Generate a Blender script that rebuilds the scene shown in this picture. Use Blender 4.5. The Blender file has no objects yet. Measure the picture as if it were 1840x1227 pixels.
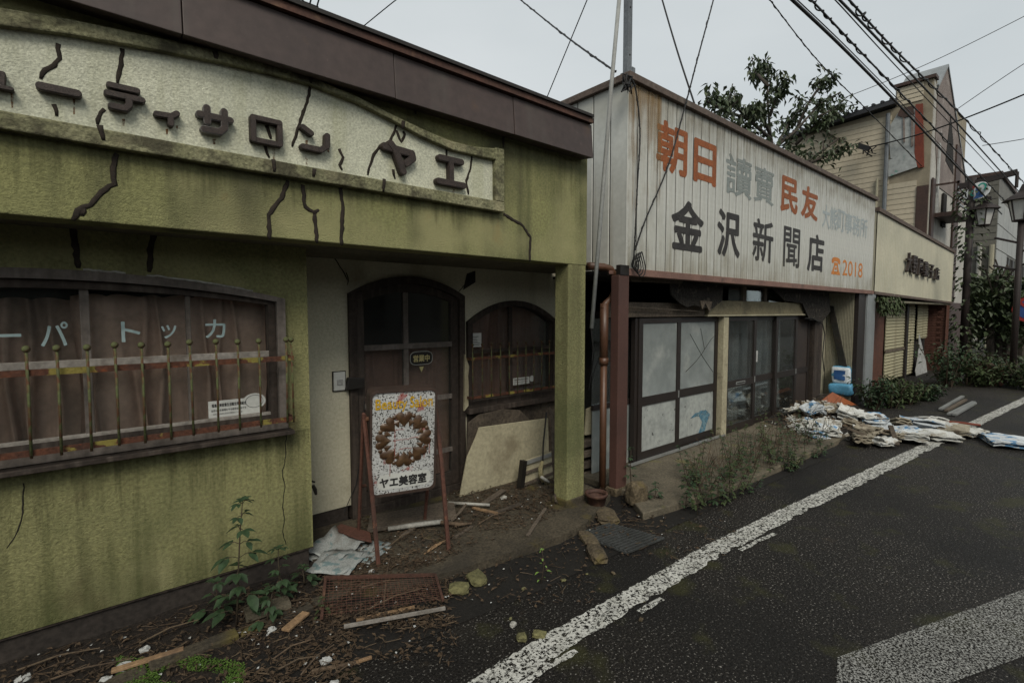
import bpy, bmesh, math, random
from mathutils import Vector, Matrix, noise
from mathutils.geometry import tessellate_polygon

random.seed(7)
scene = bpy.context.scene
col = scene.collection
R = math.radians

# ------------------------------------------------------------------ camera
# survey frame: X runs along the shop fronts, Y into the buildings, Z up (metres)
F, CX, CY, EYE, DIST = 900.0, 920.0, 613.5, 1.6, 2.67
PITCH = -math.atan((CY - 560.0) / F)
AZ = math.atan((1980.0 - CX) / (F / math.cos(PITCH)))
FW = Vector((math.cos(AZ) * math.cos(PITCH), math.sin(AZ) * math.cos(PITCH), math.sin(PITCH)))
RT = Vector((math.sin(AZ), -math.cos(AZ), 0))
UP = RT.cross(FW)
CAM = Vector((0, -DIST, EYE))
cd = bpy.data.cameras.new("camera")
cam = bpy.data.objects.new("camera", cd)
col.objects.link(cam)
cd.sensor_width = 36
cd.lens = 36 * F / 1840
cd.clip_start = 0.05
cd.clip_end = 3000
cam.matrix_world = Matrix.Translation(CAM) @ Matrix((RT, UP, -FW)).transposed().to_4x4()
scene.camera = cam

# ------------------------------------------------------------------ sky, sun, exposure
SUN_EL, SUN_AZ = 44, 212          # soft sun behind cloud, from the street side
world = bpy.data.worlds.new("World")
scene.world = world
world.use_nodes = True
wn = world.node_tree
wn.nodes.clear()
def wnode(t, **kw):
    n = wn.nodes.new(t)
    for k, v in kw.items():
        setattr(n, k, v)
    return n
sky = wnode('ShaderNodeTexSky', sky_type='NISHITA', sun_disc=False)
sky.sun_elevation = R(SUN_EL)
sky.sun_rotation = R(SUN_AZ)
sky.dust_density = 4
sky.air_density = 1.0
hs = wnode('ShaderNodeHueSaturation')
hs.inputs['Saturation'].default_value = 0.35
hs.inputs['Value'].default_value = 1.0
wn.links.new(sky.outputs[0], hs.inputs['Color'])
tc = wnode('ShaderNodeTexCoord')
mp = wnode('ShaderNodeMapping')
mp.inputs['Scale'].default_value = (1.0, 1.0, 2.6)
wn.links.new(tc.outputs['Generated'], mp.inputs[0])
nz = wnode('ShaderNodeTexNoise')
nz.inputs['Scale'].default_value = 1.5
nz.inputs['Detail'].default_value = 5
wn.links.new(mp.outputs[0], nz.inputs['Vector'])
rp = wnode('ShaderNodeValToRGB')
rp.color_ramp.elements[0].position = 0.3
rp.color_ramp.elements[0].color = (4.55, 4.95, 5.08, 1)
rp.color_ramp.elements[1].position = 0.72
rp.color_ramp.elements[1].color = (5.5, 5.82, 5.9, 1)
wn.links.new(nz.outputs['Fac'], rp.inputs[0])
mx = wnode('ShaderNodeMixRGB')
mx.inputs[0].default_value = 0.85            # overcast layer in front of the blue sky
wn.links.new(hs.outputs[0], mx.inputs[1])
wn.links.new(rp.outputs[0], mx.inputs[2])
bg = wnode('ShaderNodeBackground')
bg.inputs['Strength'].default_value = 0.1
wn.links.new(mx.outputs[0], bg.inputs['Color'])
wo = wnode('ShaderNodeOutputWorld')
wn.links.new(bg.outputs[0], wo.inputs[0])

sd = bpy.data.lights.new("sun", 'SUN')
sd.energy = 1.6
sd.angle = R(25)
sd.color = (1.0, 0.93, 0.81)
sun = bpy.data.objects.new("sun", sd)
col.objects.link(sun)
sun_dir = Vector((math.sin(R(SUN_AZ)) * math.cos(R(SUN_EL)), math.cos(R(SUN_AZ)) * math.cos(R(SUN_EL)), math.sin(R(SUN_EL))))
sun.rotation_euler = (-sun_dir).to_track_quat('-Z', 'Y').to_euler()
sun.location = (0, -10, 20)

scene.view_settings.view_transform = 'Standard'
scene.view_settings.look = 'None'
scene.view_settings.exposure = 0.42
scene.view_settings.gamma = 1.0
scene.view_settings.use_curve_mapping = False
scene.render.engine = 'CYCLES'
scene.cycles.max_bounces = 6
scene.cycles.transparent_max_bounces = 12
scene.cycles.use_denoising = True

# ------------------------------------------------------------------ survey helpers
def ray(x, y):
    return FW * F + RT * (x - CX) - UP * (y - CY)
def P(x, y, X=None, Y=None, Z=None):
    """survey point: sight line (x, y) met with the plane X=, Y= or Z= (real metres)"""
    d = ray(x, y)
    ax, v = (0, X) if X is not None else (1, Y) if Y is not None else (2, Z)
    return CAM + d * ((v - CAM[ax]) / d[ax])
def PP(x, y, p0, n):
    d = ray(x, y)
    return CAM + d * ((Vector(p0) - CAM).dot(n) / d.dot(n))
def PR(x, y, dist):
    d = ray(x, y)
    return CAM + d * (dist / math.hypot(d.x, d.y))

# ------------------------------------------------------------------ mesh helpers
class MB:
    def __init__(s):
        s.v, s.f = [], []
    def add(s, vs, fs):
        o = len(s.v)
        s.v += [Vector(v) for v in vs]
        s.f += [[i + o for i in f] for f in fs]
        return s
    def box(s, a, b):
        x0, x1 = sorted((a[0], b[0])); y0, y1 = sorted((a[1], b[1])); z0, z1 = sorted((a[2], b[2]))
        return s.add([(x0, y0, z0), (x1, y0, z0), (x1, y1, z0), (x0, y1, z0), (x0, y0, z1), (x1, y0, z1), (x1, y1, z1), (x0, y1, z1)],
                     [(0, 3, 2, 1), (4, 5, 6, 7), (0, 1, 5, 4), (1, 2, 6, 5), (2, 3, 7, 6), (3, 0, 4, 7)])
    def hexa(s, q, off):
        """prism over polygon q (3-D points), extruded by vector off"""
        n = len(q); off = Vector(off)
        vs = [Vector(p) for p in q] + [Vector(p) + off for p in q]
        fs = [list(range(n)), list(range(2 * n - 1, n - 1, -1))]
        for i in range(n):
            j = (i + 1) % n
            fs.append([i, i + n, j + n, j])
        return s.add(vs, fs)
    def holed(s, outer, holes, off):
        """prism with holes; loops are 3-D points lying in one plane"""
        off = Vector(off)
        loops = [[Vector(p) for p in outer]] + [[Vector(p) for p in h] for h in holes]
        flat = [p for l in loops for p in l]
        tris = tessellate_polygon(loops)
        n = len(flat)
        fs = [list(t) for t in tris] + [[i + n for i in reversed(t)] for t in tris]
        k = 0
        for l in loops:
            m = len(l)
            for i in range(m):
                a, b = k + i, k + (i + 1) % m
                fs.append([a, b, b + n, a + n])
            k += m
        return s.add(flat + [p + off for p in flat], fs)
    def band(s, A, B, off):
        """strip between two point rows, with thickness off"""
        off = Vector(off); n = len(A)
        vs = [Vector(p) for p in A] + [Vector(p) for p in B]
        vs += [p + off for p in vs]
        fs = []
        for i in range(n - 1):
            fs.append([i, i + 1, n + i + 1, n + i])
            fs.append([2 * n + i, 3 * n + i, 3 * n + i + 1, 2 * n + i + 1])
            fs.append([i, 2 * n + i, 2 * n + i + 1, i + 1])
            fs.append([n + i, n + i + 1, 3 * n + i + 1, 3 * n + i])
        fs.append([0, n, 3 * n, 2 * n])
        fs.append([n - 1, 3 * n - 1, 4 * n - 1, 2 * n - 1])
        return s.add(vs, fs)
    def tube(s, pts, r, n=6, flat=None, cap=True):
        """round bar along pts; r a number or list; flat=(axis, scale) squashes it"""
        pts = [Vector(p) for p in pts]
        m = len(pts); rr = r if isinstance(r, (list, tuple)) else [r] * m
        vs, fs = [], []
        t0 = (pts[1] - pts[0]).normalized()
        u = t0.orthogonal().normalized()
        if flat:
            u = Vector(flat[0]) - t0 * Vector(flat[0]).dot(t0)
            u.normalize()
        for i, p in enumerate(pts):
            t = (pts[min(i + 1, m - 1)] - pts[max(i - 1, 0)])
            t = t.normalized() if t.length > 1e-9 else t0
            u = (u - t * u.dot(t))
            u = u.normalized() if u.length > 1e-6 else t.orthogonal().normalized()
            w = t.cross(u)
            fl = flat[1] if flat else 1
            for k in range(n):
                a = 2 * math.pi * k / n + math.pi / n
                vs.append(p + u * math.cos(a) * rr[i] * fl + w * math.sin(a) * rr[i])
        for i in range(m - 1):
            for k in range(n):
                a, b = i * n + k, i * n + (k + 1) % n
                fs.append([a, b, b + n, a + n])
        if cap:
            fs.append(list(range(n - 1, -1, -1)))
            fs.append(list(range((m - 1) * n, m * n)))
        return s.add(vs, fs)
    def bar(s, a, b, w, h, upv=(0, 0, 1)):
        a, b = Vector(a), Vector(b)
        t = (b - a).normalized(); u = t.cross(Vector(upv))
        u = u.normalized() if u.length > 1e-6 else t.orthogonal().normalized()
        v = u.cross(t)
        q = [a + u * x * w / 2 + v * y * h / 2 for x, y in ((-1, -1), (1, -1), (1, 1), (-1, 1))]
        return s.hexa(q, b - a)
    def ball(s, c, r, n=8, m=5, sc=(1, 1, 1)):
        c = Vector(c); vs = [c + Vector((0, 0, r * sc[2]))]
        for i in range(1, m):
            a = math.pi * i / m
            for k in range(n):
                b = 2 * math.pi * k / n
                vs.append(c + Vector((r * math.sin(a) * math.cos(b) * sc[0], r * math.sin(a) * math.sin(b) * sc[1], r * math.cos(a) * sc[2])))
        vs.append(c - Vector((0, 0, r * sc[2])))
        fs = []
        for k in range(n):
            fs.append([0, 1 + k, 1 + (k + 1) % n])
            e = len(vs) - 1; b0 = 1 + (m - 2) * n
            fs.append([e, b0 + (k + 1) % n, b0 + k])
        for i in range(m - 2):
            for k in range(n):
                a = 1 + i * n + k; b = 1 + i * n + (k + 1) % n
                fs.append([a, a + n, b + n, b])
        return s.add(vs, fs)
    def grid(s, fn, nu, nv, close=False):
        vs = [fn(i / (nu - 1), j / (nv - 1)) for j in range(nv) for i in range(nu)]
        fs = [[j * nu + i, j * nu + i + 1, (j + 1) * nu + i + 1, (j + 1) * nu + i] for j in range(nv - 1) for i in range(nu - 1)]
        return s.add(vs, fs)
    def leaf(s, base, d, nrm, L, W):
        d = Vector(d).normalized(); nrm = Vector(nrm)
        sd_ = d.cross(nrm)
        sd_ = sd_.normalized() if sd_.length > 1e-6 else d.orthogonal().normalized()
        n = sd_.cross(d)
        b = Vector(base); m = b + d * L * .45
        return s.add([b, m + sd_ * W * .5 + n * W * .18, b + d * L - n * L * .12, m - sd_ * W * .5 + n * W * .18], [[0, 1, 2], [0, 2, 3]])
    def mesh(s, name, mats, smooth=False, fix=True):
        me = bpy.data.meshes.new(name)
        me.from_pydata([tuple(v) for v in s.v], [], s.f)
        if fix:
            bm = bmesh.new(); bm.from_mesh(me)
            bmesh.ops.recalc_face_normals(bm, faces=bm.faces)
            bm.to_mesh(me); bm.free()
        for m in (mats if isinstance(mats, (list, tuple)) else [mats]):
            me.materials.append(m)
        if smooth:
            for p in me.polygons:
                p.use_smooth = True
        return me
    def build(s, name, m, parent=None, smooth=False, bevel=0, fix=True):
        o = link(name, s.mesh(name, m, smooth, fix), parent)
        if bevel:
            b = o.modifiers.new('bevel', 'BEVEL'); b.width = bevel; b.segments = 2; b.limit_method = 'ANGLE'
        return o

def link(name, me, parent=None):
    o = bpy.data.objects.new(name, me)
    col.objects.link(o)
    if parent is not None:
        o.parent = parent
        w = Vector(parent.get('wpos', (0, 0, 0)))
        o.matrix_parent_inverse = Matrix.Translation(-w)
    return o
def thing(name, label, cat, loc=(0, 0, 0), group=None):
    o = bpy.data.objects.new(name, None)
    o.empty_display_size = .1
    col.objects.link(o)
    o.location = loc
    o['wpos'] = tuple(loc)
    return tag(o, label, cat, group)
def tag(o, label, cat, group=None):
    o['label'] = label; o['category'] = cat
    if group: o['group'] = group
    return o
def struct(o):
    o['kind'] = 'structure'
    return o
def stuff(o):
    o['kind'] = 'stuff'
    return o

# ------------------------------------------------------------------ materials
def M(name, c1, c2=None, s=3.0, detail=4, fine=45.0, famt=.25, rough=.8, bump=.2, bscale=70.0, bdist=.01, streak=None, patches=(), metal=0.0, spec=.3, alpha=None, trans=0.0, sheen=0):
    m = bpy.data.materials.new(name)
    m.use_nodes = True
    nt = m.node_tree; nd = nt.nodes; lk = nt.links.new
    bs = nd['Principled BSDF']
    tc = nd.new('ShaderNodeTexCoord')
    def noise_(scale, det=4, vec=None, rgh=.55):
        n = nd.new('ShaderNodeTexNoise')
        n.inputs['Scale'].default_value = scale; n.inputs['Detail'].default_value = det
        n.inputs['Roughness'].default_value = rgh
        lk(vec or tc.outputs['Object'], n.inputs['Vector'])
        return n.outputs['Fac']
    def ramp(fac, lo, hi):
        r = nd.new('ShaderNodeMapRange'); r.clamp = True
        r.inputs['From Min'].default_value = lo; r.inputs['From Max'].default_value = hi
        lk(fac, r.inputs['Value']); return r.outputs[0]
    def mix(fac, a, b, mode='MIX'):
        x = nd.new('ShaderNodeMixRGB'); x.blend_type = mode
        for i, q in ((0, fac), (1, a), (2, b)):
            if isinstance(q, (int, float)): x.inputs[i].default_value = q
            elif isinstance(q, tuple): x.inputs[i].default_value = (*q, 1)
            else: lk(q, x.inputs[i])
        return x.outputs[0]
    def scaled(sx, sy, sz):
        q = nd.new('ShaderNodeMapping'); q.inputs['Scale'].default_value = (sx, sy, sz)
        lk(tc.outputs['Object'], q.inputs[0]); return q.outputs[0]
    def mul(a, k):
        x = nd.new('ShaderNodeMath'); x.operation = 'MULTIPLY'; lk(a, x.inputs[0]); x.inputs[1].default_value = k
        return x.outputs[0]
    c2 = c2 or tuple(x * .7 for x in c1)
    c = mix(ramp(noise_(s, detail), .35, .68), tuple(c1), tuple(c2))
    if famt:
        f = ramp(noise_(fine, 3), .3, .7)
        g = nd.new('ShaderNodeMapRange'); g.inputs['To Min'].default_value = 1 - famt; g.inputs['To Max'].default_value = 1 + famt * .6
        lk(f, g.inputs['Value'])
        c = mix(1.0, c, g.outputs[0], 'MULTIPLY')
    if streak:
        scol, amt, sx = streak[:3]
        lo, hi = streak[3:5] if len(streak) > 3 else (.5, .75)
        c = mix(mul(ramp(noise_(1.0, 4, scaled(sx, sx, sx * .06)), lo, hi), amt), c, tuple(scol))
    for (pc, ps, lo, hi, amt) in patches:
        c = mix(mul(ramp(noise_(ps, 5), lo, hi), amt), c, tuple(pc))
    lk(c, bs.inputs['Base Color'])
    bs.inputs['Roughness'].default_value = rough
    bs.inputs['Metallic'].default_value = metal
    bs.inputs['Specular IOR Level'].default_value = spec
    if trans:
        bs.inputs['Transmission Weight'].default_value = trans
    if bump:
        b = nd.new('ShaderNodeBump'); b.inputs['Strength'].default_value = bump; b.inputs['Distance'].default_value = bdist
        lk(noise_(bscale, 5, None, .65), b.inputs['Height']); lk(b.outputs[0], bs.inputs['Normal'])
    if alpha:                       # worn away: (scale, lo, hi[, second scale])
        t = ramp(noise_(alpha[0], 4, None, .7), alpha[1], alpha[2])
        if len(alpha) > 3:
            t2 = ramp(noise_(alpha[3], 3), alpha[4], alpha[5])
            x = nd.new('ShaderNodeMath'); x.operation = 'MULTIPLY'; lk(t, x.inputs[0]); lk(t2, x.inputs[1]); t = x.outputs[0]
        lk(t, bs.inputs['Alpha'])
    return m
def glass(name, tint=(.93, .95, .94), refl=1.0, dirt=.12, dcol=(.25, .25, .22), ds=3.0, dlo=.4, dhi=.75):
    m = bpy.data.materials.new(name); m.use_nodes = True
    nt = m.node_tree; nd = nt.nodes; lk = nt.links.new
    nd.clear()
    out = nd.new('ShaderNodeOutputMaterial')
    tr = nd.new('ShaderNodeBsdfTransparent'); tr.inputs[0].default_value = (*tint, 1)
    gl = nd.new('ShaderNodeBsdfGlossy'); gl.inputs['Roughness'].default_value = .03
    gl.inputs[0].default_value = (.9, .95, .95, 1)
    fr = nd.new('ShaderNodeFresnel'); fr.inputs[0].default_value = 1.45
    ml = nd.new('ShaderNodeMath'); ml.operation = 'MULTIPLY'; ml.inputs[1].default_value = refl
    lk(fr.outputs[0], ml.inputs[0])
    a = nd.new('ShaderNodeMixShader'); lk(ml.outputs[0], a.inputs[0]); lk(tr.outputs[0], a.inputs[1]); lk(gl.outputs[0], a.inputs[2])
    df = nd.new('ShaderNodeBsdfDiffuse'); df.inputs[0].default_value = (*dcol, 1)
    tc = nd.new('ShaderNodeTexCoord'); n = nd.new('ShaderNodeTexNoise'); n.inputs['Scale'].default_value = ds; n.inputs['Detail'].default_value = 6
    lk(tc.outputs['Object'], n.inputs['Vector'])
    r = nd.new('ShaderNodeMapRange'); r.inputs['From Min'].default_value = dlo; r.inputs['From Max'].default_value = dhi
    r.inputs['To Min'].default_value = dirt * .35; r.inputs['To Max'].default_value = dirt; lk(n.outputs[0], r.inputs[0])
    b = nd.new('ShaderNodeMixShader'); lk(r.outputs[0], b.inputs[0]); lk(a.outputs[0], b.inputs[1]); lk(df.outputs[0], b.inputs[2])
    lk(b.outputs[0], out.inputs[0])
    return m

def stain_mat(name, colr, sx, zt, zb, lo=.45, hi=.7, amt=.8, rough=.95):
    """water and grime runs: vertical streaks that start at height zt and thin out towards zb"""
    m = bpy.data.materials.new(name); m.use_nodes = True
    nt = m.node_tree; nd = nt.nodes; lk = nt.links.new
    bs = nd['Principled BSDF']; bs.inputs['Base Color'].default_value = (*colr, 1); bs.inputs['Roughness'].default_value = rough
    bs.inputs['Specular IOR Level'].default_value = .1
    tc = nd.new('ShaderNodeTexCoord'); mp = nd.new('ShaderNodeMapping'); mp.inputs['Scale'].default_value = (sx, sx, sx * .04)
    lk(tc.outputs['Object'], mp.inputs[0])
    n = nd.new('ShaderNodeTexNoise'); n.inputs['Scale'].default_value = 1; n.inputs['Detail'].default_value = 6; n.inputs['Roughness'].default_value = .65
    lk(mp.outputs[0], n.inputs['Vector'])
    n2 = nd.new('ShaderNodeTexNoise'); n2.inputs['Scale'].default_value = sx * .12; n2.inputs['Detail'].default_value = 4; lk(tc.outputs['Object'], n2.inputs['Vector'])
    sp = nd.new('ShaderNodeSeparateXYZ'); lk(tc.outputs['Object'], sp.inputs[0])
    g = nd.new('ShaderNodeMapRange'); g.inputs['From Min'].default_value = zb; g.inputs['From Max'].default_value = zt; lk(sp.outputs['Z'], g.inputs[0])
    a = nd.new('ShaderNodeMath'); a.operation = 'MULTIPLY_ADD'; lk(g.outputs[0], a.inputs[0]); a.inputs[1].default_value = .42; lk(n.outputs[0], a.inputs[2])
    b = nd.new('ShaderNodeMath'); b.operation = 'MULTIPLY_ADD'; lk(n2.outputs[0], b.inputs[0]); b.inputs[1].default_value = .5; lk(a.outputs[0], b.inputs[2])
    r = nd.new('ShaderNodeMapRange'); r.inputs['From Min'].default_value = lo + .46; r.inputs['From Max'].default_value = hi + .52; r.inputs['To Max'].default_value = amt; lk(b.outputs[0], r.inputs[0])
    e = nd.new('ShaderNodeMapRange'); e.inputs['From Min'].default_value = 0; e.inputs['From Max'].default_value = .25; lk(g.outputs[0], e.inputs[0])
    x = nd.new('ShaderNodeMath'); x.operation = 'MULTIPLY'; lk(r.outputs[0], x.inputs[0]); lk(e.outputs[0], x.inputs[1])
    lk(x.outputs[0], bs.inputs['Alpha'])
    return m
def stain(parent, x0, x1, zt, zb, y, colr, sx, rising=False, **k):
    za, zc = (zb, zt) if rising else (zt, zb)
    MB().add([(x0, y, zb), (x1, y, zb), (x1, y, zt), (x0, y, zt)], [[0, 1, 2, 3]]).build('water_stain', stain_mat('grime_runs', colr, sx, za, zc, **k), parent)

m_olive = M('olive_stucco', (.266, .262, .112), (.185, .192, .086), s=1.3, fine=60, famt=.3, rough=.92, bump=.8, bscale=125, bdist=.012,
            streak=((.060, .062, .032), .8, 5.5, .46, .70), patches=[((.34, .32, .16), 1.3, .5, .66, .7), ((.075, .073, .042), 1.0, .52, .68, .8), ((.17, .19, .07), .7, .5, .7, .5), ((.20, .115, .03), 2.6, .64, .74, .5)])
m_olive_low = M('olive_wall_stucco', (.270, .262, .118), (.205, .205, .094), s=1.1, fine=60, famt=.34, rough=.92, bump=.9, bscale=115, bdist=.014,
            streak=((.095, .090, .045), .75, 4.5, .48, .72), patches=[((.085, .098, .040), .8, .49, .66, .8), ((.33, .31, .16), 1.8, .55, .70, .6), ((.12, .09, .045), 4.0, .62, .72, .4)])
m_cream = M('cream_sign_stucco', (.58, .585, .46), (.48, .49, .385), s=2, fine=110, famt=.28, rough=.92, bump=.7, bscale=120, bdist=.010,
            streak=((.30, .30, .16), .6, 6, .5, .75), patches=[((.30, .20, .10), 4, .67, .78, .6)])
m_border = M('mossy_concrete', (.26, .25, .15), (.16, .16, .085), s=5, fine=60, famt=.5, rough=.95, bump=.9, bscale=45, bdist=.015,
             streak=((.06, .06, .035), .7, 9, .5, .72), patches=[((.055, .05, .032), 8, .52, .64, .85), ((.42, .39, .23), 4, .58, .72, .7)])
m_sealant = M('dark_sealant', (.030, .022, .016), (.018, .014, .010), s=20, rough=.85, bump=.5, bscale=120)
m_brownmetal = M('brown_sheet_metal', (.058, .040, .035), (.044, .031, .028), s=1.6, fine=18, famt=.18, rough=.55, bump=.08, bscale=9, bdist=.02,
                 streak=((.09, .085, .07), .5, 5, .55, .78), patches=[((.16, .13, .10), 14, .70, .76, .6), ((.10, .055, .025), 3, .66, .76, .5)], spec=.4)
m_rustmetal = M('rusty_brown_trim', (.085, .040, .028), (.05, .027, .020), s=6, fine=50, famt=.3, rough=.7, bump=.2, bscale=50, patches=[((.17, .10, .06), 9, .6, .72, .6)])
m_darkroof = M('dark_roof_edge', (.03, .027, .025), rough=.7)
m_wallcream = M('cream_plaster', (.50, .475, .36), (.42, .40, .30), s=1.6, fine=50, famt=.15, rough=.93, bump=.5, bscale=70, bdist=.008,
                streak=((.17, .155, .10), .6, 4, .5, .75), patches=[((.13, .115, .075), 1.4, .56, .72, .7)])
m_plinth = M('damp_concrete_plinth', (.038, .031, .026), (.025, .021, .018), s=3, fine=40, famt=.4, rough=.9, bump=.4, bscale=30)
m_soffit = M('stained_soffit', (.18, .165, .12), (.10, .092, .065), s=2, fine=30, famt=.3, rough=.95, bump=.2, bscale=40)
m_graywood = M('weathered_grey_wood', (.15, .13, .115), (.10, .086, .075), s=4, fine=30, famt=.3, rough=.9, bump=.5, bscale=25, streak=((.05, .042, .035), .6, 30, .45, .7))
m_darkwood = M('dark_brown_wood', (.042, .031, .024), (.026, .020, .016), s=4, fine=30, famt=.4, rough=.8, bump=.5, bscale=30, streak=((.11, .09, .075), .5, 25, .5, .75))
m_blackwood = M('black_timber', (.016, .018, .015), (.03, .025, .02), s=4, fine=30, famt=.3, rough=.85, bump=.4, bscale=30)
m_greyrail = M('bleached_wood_rail', (.27, .25, .225), (.17, .155, .135), s=6, fine=40, famt=.3, rough=.9, bump=.5, bscale=30, patches=[((.08, .06, .045), 7, .56, .7, .7)])
m_curtain = M('faded_brown_curtain', (.40, .275, .225), (.31, .205, .165), s=2, fine=30, famt=.15, rough=.95, bump=0, patches=[((.05, .036, .028), 2.2, .56, .74, .8)])
m_curtain2 = M('dim_brown_curtain', (.32, .185, .14), (.23, .13, .10), s=2, fine=20, famt=.15, rough=.95, bump=0)
m_lace = M('pale_grey_curtain', (.46, .48, .48), (.28, .30, .30), s=1.5, fine=8, famt=.3, rough=.95, bump=0, streak=((.09, .09, .09), .7, 6, .45, .7))
m_iron = M('green_painted_iron', (.10, .115, .045), (.075, .085, .035), s=20, fine=60, famt=.3, rough=.75, bump=.4, bscale=90, patches=[((.085, .035, .018), 14, .48, .56, .95), ((.05, .028, .02), 40, .6, .68, .8)])
m_ironrail = M('rusted_iron_flat_bar', (.055, .026, .018), (.11, .04, .02), s=14, fine=60, famt=.4, rough=.85, bump=.5, bscale=70, patches=[((.20, .17, .04), 9, .56, .60, .9), ((.17, .05, .02), 11, .62, .68, .8)])
m_whitepaint = M('letter_pale_blue_film', (.33, .42, .42), (.24, .33, .33), s=12, fine=40, famt=.2, rough=.6, bump=0)
m_letteriron = M('brown_speckled_sign_letter', (.050, .036, .030), (.034, .026, .022), s=20, fine=220, famt=.7, rough=.6, bump=.35, bscale=260, bdist=.004, patches=[((.16, .13, .11), 240, .66, .72, .7)])
m_letteredge = M('worn_grey_letter_face', (.20, .19, .185), (.09, .08, .075), s=8, fine=120, famt=.5, rough=.5, bump=.2, bscale=160, bdist=.004)
m_asphalt = M('rough_asphalt', (.0200, .0165, .0128), (.0135, .0113, .0090), s=1.2, fine=75, famt=.95, rough=.62, bump=1.0, bscale=75, bdist=.03, spec=.25,
              patches=[((.105, .097, .084), 84, .55, .63, .75), ((.42, .40, .36), 84, .63, .655, .95), ((.30, .28, .24), 38, .70, .715, .85), ((.050, .052, .013), 1.7, .63, .74, .75), ((.07, .05, .03), 5, .68, .74, .5), ((.009, .0082, .0072), .55, .48, .64, .75), ((.040, .035, .027), .9, .60, .72, .55), ((.042, .042, .012), 3.3, .56, .68, .75)])
m_gutter = M('damp_dark_concrete', (.0105, .0095, .0085), (.015, .0135, .011), s=3, fine=80, famt=.5, rough=.75, bump=.5, bscale=90, bdist=.008, patches=[((.045, .04, .018), 4, .64, .76, .6)])
m_slab = M('mossy_concrete_slab', (.075, .062, .042), (.043, .036, .025), s=3, fine=60, famt=.5, rough=.9, bump=.7, bscale=50, bdist=.012, patches=[((.13, .105, .025), 3, .58, .7, .7), ((.03, .026, .02), 2, .52, .66, .8)])
m_slab2 = M('pale_concrete_apron', (.14, .12, .085), (.085, .074, .053), s=3, fine=60, famt=.4, rough=.9, bump=.6, bscale=50, patches=[((.05, .045, .03), 3, .55, .7, .8), ((.12, .115, .035), 4, .6, .7, .6)])
m_soil = M('leaf_mould_soil', (.018, .014, .011), (.028, .021, .015), s=9, fine=80, famt=.6, rough=.95, bump=1.0, bscale=50, bdist=.03)
m_paint = M('worn_white_road_paint', (.55, .55, .51), (.42, .42, .38), s=9, fine=90, famt=.2, rough=.7, bump=.7, bscale=100, bdist=.01, alpha=(68, .455, .50, 5.0, .05, .42))
m_paint2 = M('scuffed_road_paint', (.33, .33, .31), (.24, .24, .22), s=9, fine=90, famt=.35, rough=.7, bump=.9, bscale=110, bdist=.012, alpha=(105, .475, .545))
m_rust = M('rust_red_steel', (.115, .050, .034), (.078, .036, .026), s=5, fine=50, famt=.3, rough=.75, bump=.3, bscale=50, patches=[((.045, .03, .024), 4, .55, .7, .8), ((.20, .085, .045), 16, .62, .72, .6)])
m_postred = M('brown_painted_steel_post', (.085, .042, .033), (.062, .033, .027), s=2, fine=50, famt=.15, rough=.6, bump=.1, bscale=40, streak=((.045, .03, .026), .6, 6, .5, .75))
m_copper = M('brown_drainpipe', (.105, .048, .024), (.075, .036, .021), s=2, fine=30, famt=.2, rough=.45, bump=.1, bscale=30, streak=((.06, .035, .022), .6, 8, .5, .75), spec=.5)
m_white = M('white_sheet_metal_panel', (.50, .505, .465), (.42, .43, .40), s=1.0, fine=20, famt=.08, rough=.45, bump=.05, bscale=6, bdist=.02,
            streak=((.25, .225, .165), .75, 7, .5, .76), patches=[((.36, .345, .28), 1.0, .52, .7, .6), ((.17, .11, .06), 11, .685, .75, .7)], spec=.4)
m_groove = M('dark_panel_backing', (.022, .022, .021), rough=.8, bump=0)
m_orange = M('faded_orange_sign_paint', (.29, .085, .020), (.21, .06, .016), s=8, fine=70, famt=.35, rough=.6, bump=0)
m_orange2 = M('bright_orange_sign_paint', (.55, .20, .035), (.45, .15, .03), s=8, fine=70, famt=.25, rough=.6, bump=0)
m_black = M('worn_black_sign_paint', (.022, .020, .019), (.04, .037, .034), s=9, fine=70, famt=.4, rough=.6, bump=0, alpha=(38, .28, .36))
m_faint = M('faded_grey_sign_paint', (.185, .21, .20), (.23, .255, .24), s=9, fine=70, famt=.2, rough=.6, bump=0)
m_faint2 = M('ghosted_blue_sign_paint', (.29, .33, .335), (.34, .38, .38), s=9, fine=70, famt=.15, rough=.6, bump=0)
m_frost = M('frosted_glass_pane', (.24, .265, .26), (.16, .18, .175), s=1.4, fine=6, famt=.15, rough=.22, bump=0, patches=[((.42, .42, .38), 3, .55, .75, .5)], spec=.5)
m_frost_torn = M('stained_frosted_pane', (.34, .36, .34), (.25, .27, .26), s=4, fine=20, famt=.2, rough=.4, bump=.1, patches=[((.05, .05, .05), 14, .66, .70, .9)])
m_blueprint = M('blue_printed_plastic_film', (.04, .13, .20), (.16, .26, .30), s=14, rough=.5, alpha=(22, .40, .46))
m_glass = glass('window_glass', dirt=.035, refl=.55)
m_glass_d = glass('dusty_dark_glass', tint=(.85, .87, .87), dirt=.08, dcol=(.22, .21, .19), ds=2.5, refl=.6)
m_doorframe = M('brown_aluminium_frame', (.021, .0155, .013), (.015, .0115, .010), s=3, fine=30, famt=.2, rough=.5, bump=.1, bscale=30, spec=.4)
m_creampost = M('cream_painted_timber', (.38, .35, .24), (.29, .26, .18), s=4, fine=40, famt=.2, rough=.8, bump=.3, bscale=40, patches=[((.12, .10, .07), 6, .58, .7, .8)])
m_creambeam = M('dull_cream_beam', (.23, .20, .125), (.17, .15, .095), s=3, fine=40, famt=.25, rough=.85, bump=.3, bscale=40, patches=[((.08, .07, .05), 4, .55, .7, .8)])
m_torn = M('torn_tarred_felt', (.032, .028, .023), (.02, .0175, .015), s=9, fine=40, famt=.6, rough=.95, bump=.9, bscale=30, bdist=.03, patches=[((.10, .085, .065), 9, .58, .66, .7)])
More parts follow.
